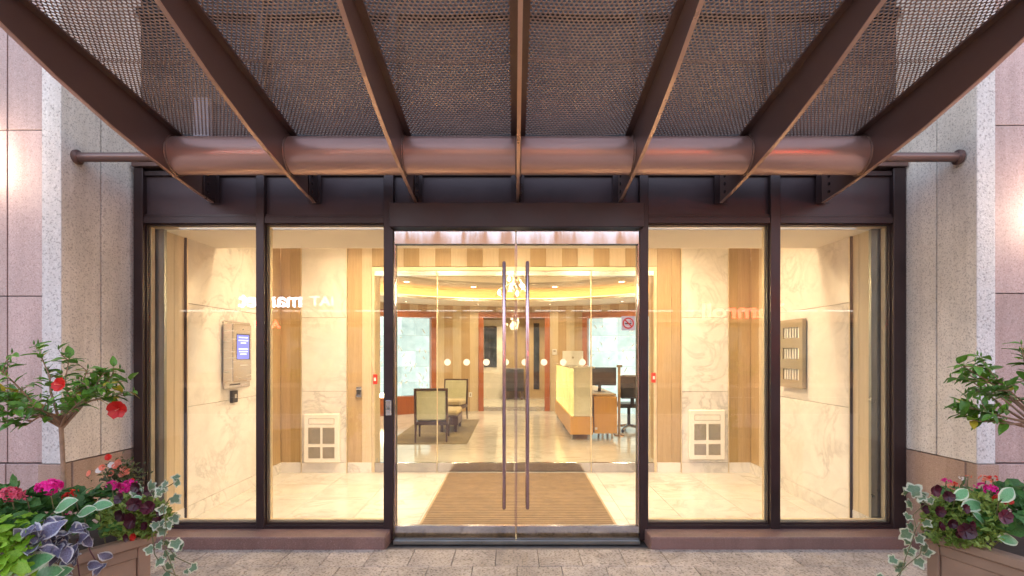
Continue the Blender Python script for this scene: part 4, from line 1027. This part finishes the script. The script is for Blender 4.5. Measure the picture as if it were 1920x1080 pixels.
# lime and silver leaves, front left
t = bed('lime_vine', 'bright lime green leafy plant in the left front corner of the left planter', 'plant', (-2.1, 2.15, .53), LIM, (-30, 62, 962, 1062), lambda x: rimY(x)-.1, .12, 125, .062, 6)
t = bed('silver_vine', 'vine with silvery purple white-edged leaves hanging over the left planter', 'plant', (-2.0, 2.2, .53), SIL, (62, 138, 972, 1035), lambda x: rimY(x)-.1, .1, 40, .072, 7, up=.45)
for k, (px, py) in enumerate(((148, 990), (160, 1000), (150, 1012), (170, 1008), (190, 1040), (143, 1035), (136, 1050), (118, 1060), (128, 1075), (168, 1060), (180, 1075), (138, 1083), (158, 1088), (108, 1040))):
    put_leaf(t, rs.choice(SIL), P(px, py, rimY(px)-.09), rv(rs), (rs.uniform(-.4, .4), -1, .4), .062*rs.uniform(.8, 1.2))
for a, b in (((120, 1000), (125, 1080)), ((145, 1010), (150, 1085)), ((160, 1010), (185, 1060)), ((110, 990), (135, 1045))):
    q = MB(); p0, p1 = P(*a, rimY(a[0])-.05), P(*b, rimY(b[0])-.08); q.tube([p0, p0.lerp(p1, .5)+Vector((.01, -.02, .01)), p1], .0025, 5); q.build('stem', pm('purple stem', (.1, .025, .035), .6, 0, .1, 5.), t)
# petunias
def petunia(label, base, region, Yf, flowers, n, seed, red=()):
    r = random.Random(seed); t = thing('petunia', label, 'flowers', base, 'dark petunias'); x0, x1, y0, y1 = region; sp = []
    for k in range(n):
        a, b = r.uniform(-1, 1), r.uniform(-1, 1)
        if a*a+b*b > 1: continue
        px, py = (x0+x1)/2+(x1-x0)/2*a, (y0+y1)/2+(y1-y0)/2*b; sp.append(P(px, py, Yf(px)+.1*(1-(py-y0)/(y1-y0))+r.uniform(-.05, .04)))
    small_foliage(t, L_pet, sp, .036, r, 1, .55)
    for px, py, d in flowers: petal_flower(P(px, py, Yf(px)-.06+r.uniform(-.01, .01)), (r.uniform(-.5, .5), -1, r.uniform(-.1, .6)), d/960*Yf(px)/2*1.1, F_mar, t, 'flower', 5, .15, r)
    for px, py, d in red: petal_flower(P(px, py, Yf(px)-.075), (r.uniform(-.4, .4), -1, .3), d/960*Yf(px)/2, F_red, t, 'flower', 5, .15, r)
    return t
petunia('lime petunia with almost black maroon flowers on the left planter corner', (-1.85, 2.45, .53), (185, 318, 930, 1012), lambda x: rimY(min(x, 283))-.02,
    [(223, 935, 18), (252, 945, 24), (277, 952, 24), (301, 959, 18), (281, 920, 20), (254, 914, 18), (245, 976, 28), (226, 967, 22), (294, 978, 18), (271, 986, 15), (237, 1008, 15), (262, 925, 16)], 1500, 12, [(250, 1007, 15)])
petunia('lime petunia with black maroon flowers spilling over the right planter', (2.25, 2.45, .53), (1730, 1890, 925, 1030), lambda x: rimYr(max(x, 1738))-.03,
    [(1733, 954, 20), (1762, 959, 20), (1779, 931, 19), (1754, 919, 22), (1765, 987, 17), (1786, 982, 17), (1812, 996, 28), (1800, 1000, 18), (1811, 954, 17), (1884, 969, 25), (1822, 985, 18)], 2100, 13)
# right geranium
t = bed('geranium', 'geranium with pink and red flower heads on the right planter', 'flowers', (2.4, 2.4, .53), GER, (1775, 1945, 905, 990), rimYr, .2, 140, .068, 8)
for px, py, r_, m, nf in ((1840, 912, .026, F_mag, 18), (1858, 918, .034, F_mag, 26), (1880, 939, .038, F_red, 30), (1848, 899, .03, F_cor, 16), (1862, 897, .022, F_red, 10), (1788, 911, .024, F_cor, 12), (1790, 906, .016, F_red, 8), (1774, 902, .024, F_mag, 12), (1805, 897, .016, F_wht, 8), (1815, 894, .016, F_cor, 6)):
    p = P(px, py, rimYr(px)+.06); stalk(t, p, .6); flower_head(p, r_, m, t, nf, rs)
t = thing('broad_leaf_vine', 'broad pale-edged leaves beside the pink flowers of the right planter', 'plant', (2.3, 2.4, .53))
for px, py, sz, d in ((1795, 932, .07, (.9, 0, .6)), (1812, 950, .085, (1, -.1, .3)), (1880, 935, .075, (.8, 0, .7)), (1880, 1010, .075, (1, -.1, -.1)), (1830, 965, .06, (.7, -.2, -.6))):
    p = P(px, py, rimYr(px)-.05); put_leaf(t, rs.choice(BIG), p, d, (.1, -.75, .6), sz); q = MB(); q.tube([p, p+Vector((.03, .05, -.03)), (p.x+.05, p.y+.12, .54)], .003, 5); q.build('stalk', M_stem, t)
# ivy
def ivy(label, base, stems, leaves, seed, Y):
    r = random.Random(seed); t = thing('ivy', label, 'ivy', base, 'trailing ivy')
    for s_ in stems:
        pts = [P(px, py, Y+dy) for px, py, dy in s_]; q = MB(); q.tube(pts, .0022, 5); q.build('stem', M_stem, t)
    for px, py, px_sz in leaves:
        put_leaf(t, r.choice(IVY), P(px+r.uniform(-3, 3), py+r.uniform(-3, 3), Y+r.uniform(-.05, .04)), Vector((r.uniform(-1, 1), r.uniform(-.4, .1), r.uniform(-1, .5))), (r.uniform(-.6, .6), -1, r.uniform(.1, .8)), px_sz/960*Y*1.15)
    return t
ivy('variegated ivy trailing off the right corner of the left planter', (-1.8, 2.5, .53),
    [[(270, 935, 0), (290, 920, -.02), (315, 912, -.03), (335, 900, -.03)], [(285, 960, 0), (305, 950, -.03), (312, 990, -.04), (305, 1020, -.04), (318, 1050, -.04), (330, 1082, -.04)], [(285, 1000, 0), (290, 1040, -.05), (310, 1070, -.06), (345, 1085, -.06)], [(300, 960, -.02), (318, 935, -.03), (312, 945, -.03)], [(310, 1020, -.04), (330, 1045, -.04), (358, 1058, -.04)]],
    [(270, 905, 30), (258, 912, 24), (290, 900, 24), (302, 905, 20), (315, 897, 20), (328, 905, 18), (338, 898, 16), (288, 918, 16), (318, 930, 22), (308, 925, 20), (300, 920, 14), (315, 955, 20), (320, 965, 22), (312, 975, 18), (300, 990, 18), (310, 985, 20), (318, 1000, 24), (305, 1010, 22), (325, 1008, 24), (295, 1015, 18), (290, 1030, 20), (335, 1028, 22), (308, 1045, 22), (318, 1055, 20), (328, 1045, 18), (354, 1060, 20), (345, 1068, 12), (320, 1075, 18), (305, 1035, 16), (296, 975, 18), (322, 985, 16), (330, 1015, 14)], 41, 2.42)
ivy('variegated ivy trailing off the left corner of the right planter', (2.05, 2.5, .53),
    [[(1745, 950, 0), (1728, 938, -.03), (1710, 930, -.04)], [(1735, 945, 0), (1712, 965, -.05), (1718, 990, -.06), (1708, 1020, -.06), (1700, 1040, -.06), (1685, 1085, -.06)], [(1735, 1000, -.04), (1725, 1040, -.06), (1700, 1060, -.06), (1680, 1082, -.06)]],
    [(1705, 928, 30), (1715, 935, 26), (1698, 938, 22), (1730, 925, 22), (1722, 945, 18), (1700, 925, 20), (1740, 930, 16), (1703, 960, 18), (1705, 978, 20), (1728, 975, 18), (1708, 995, 26), (1729, 998, 22), (1715, 988, 16), (1700, 1022, 24), (1710, 1015, 22), (1728, 1018, 24), (1722, 1032, 22), (1720, 1045, 22), (1706, 1028, 18), (1683, 1045, 20), (1690, 1063, 24), (1676, 1068, 20), (1660, 1078, 20), (1645, 1083, 18), (1700, 1008, 16), (1731, 1008, 18), (1717, 1005, 20)], 42, 2.5)
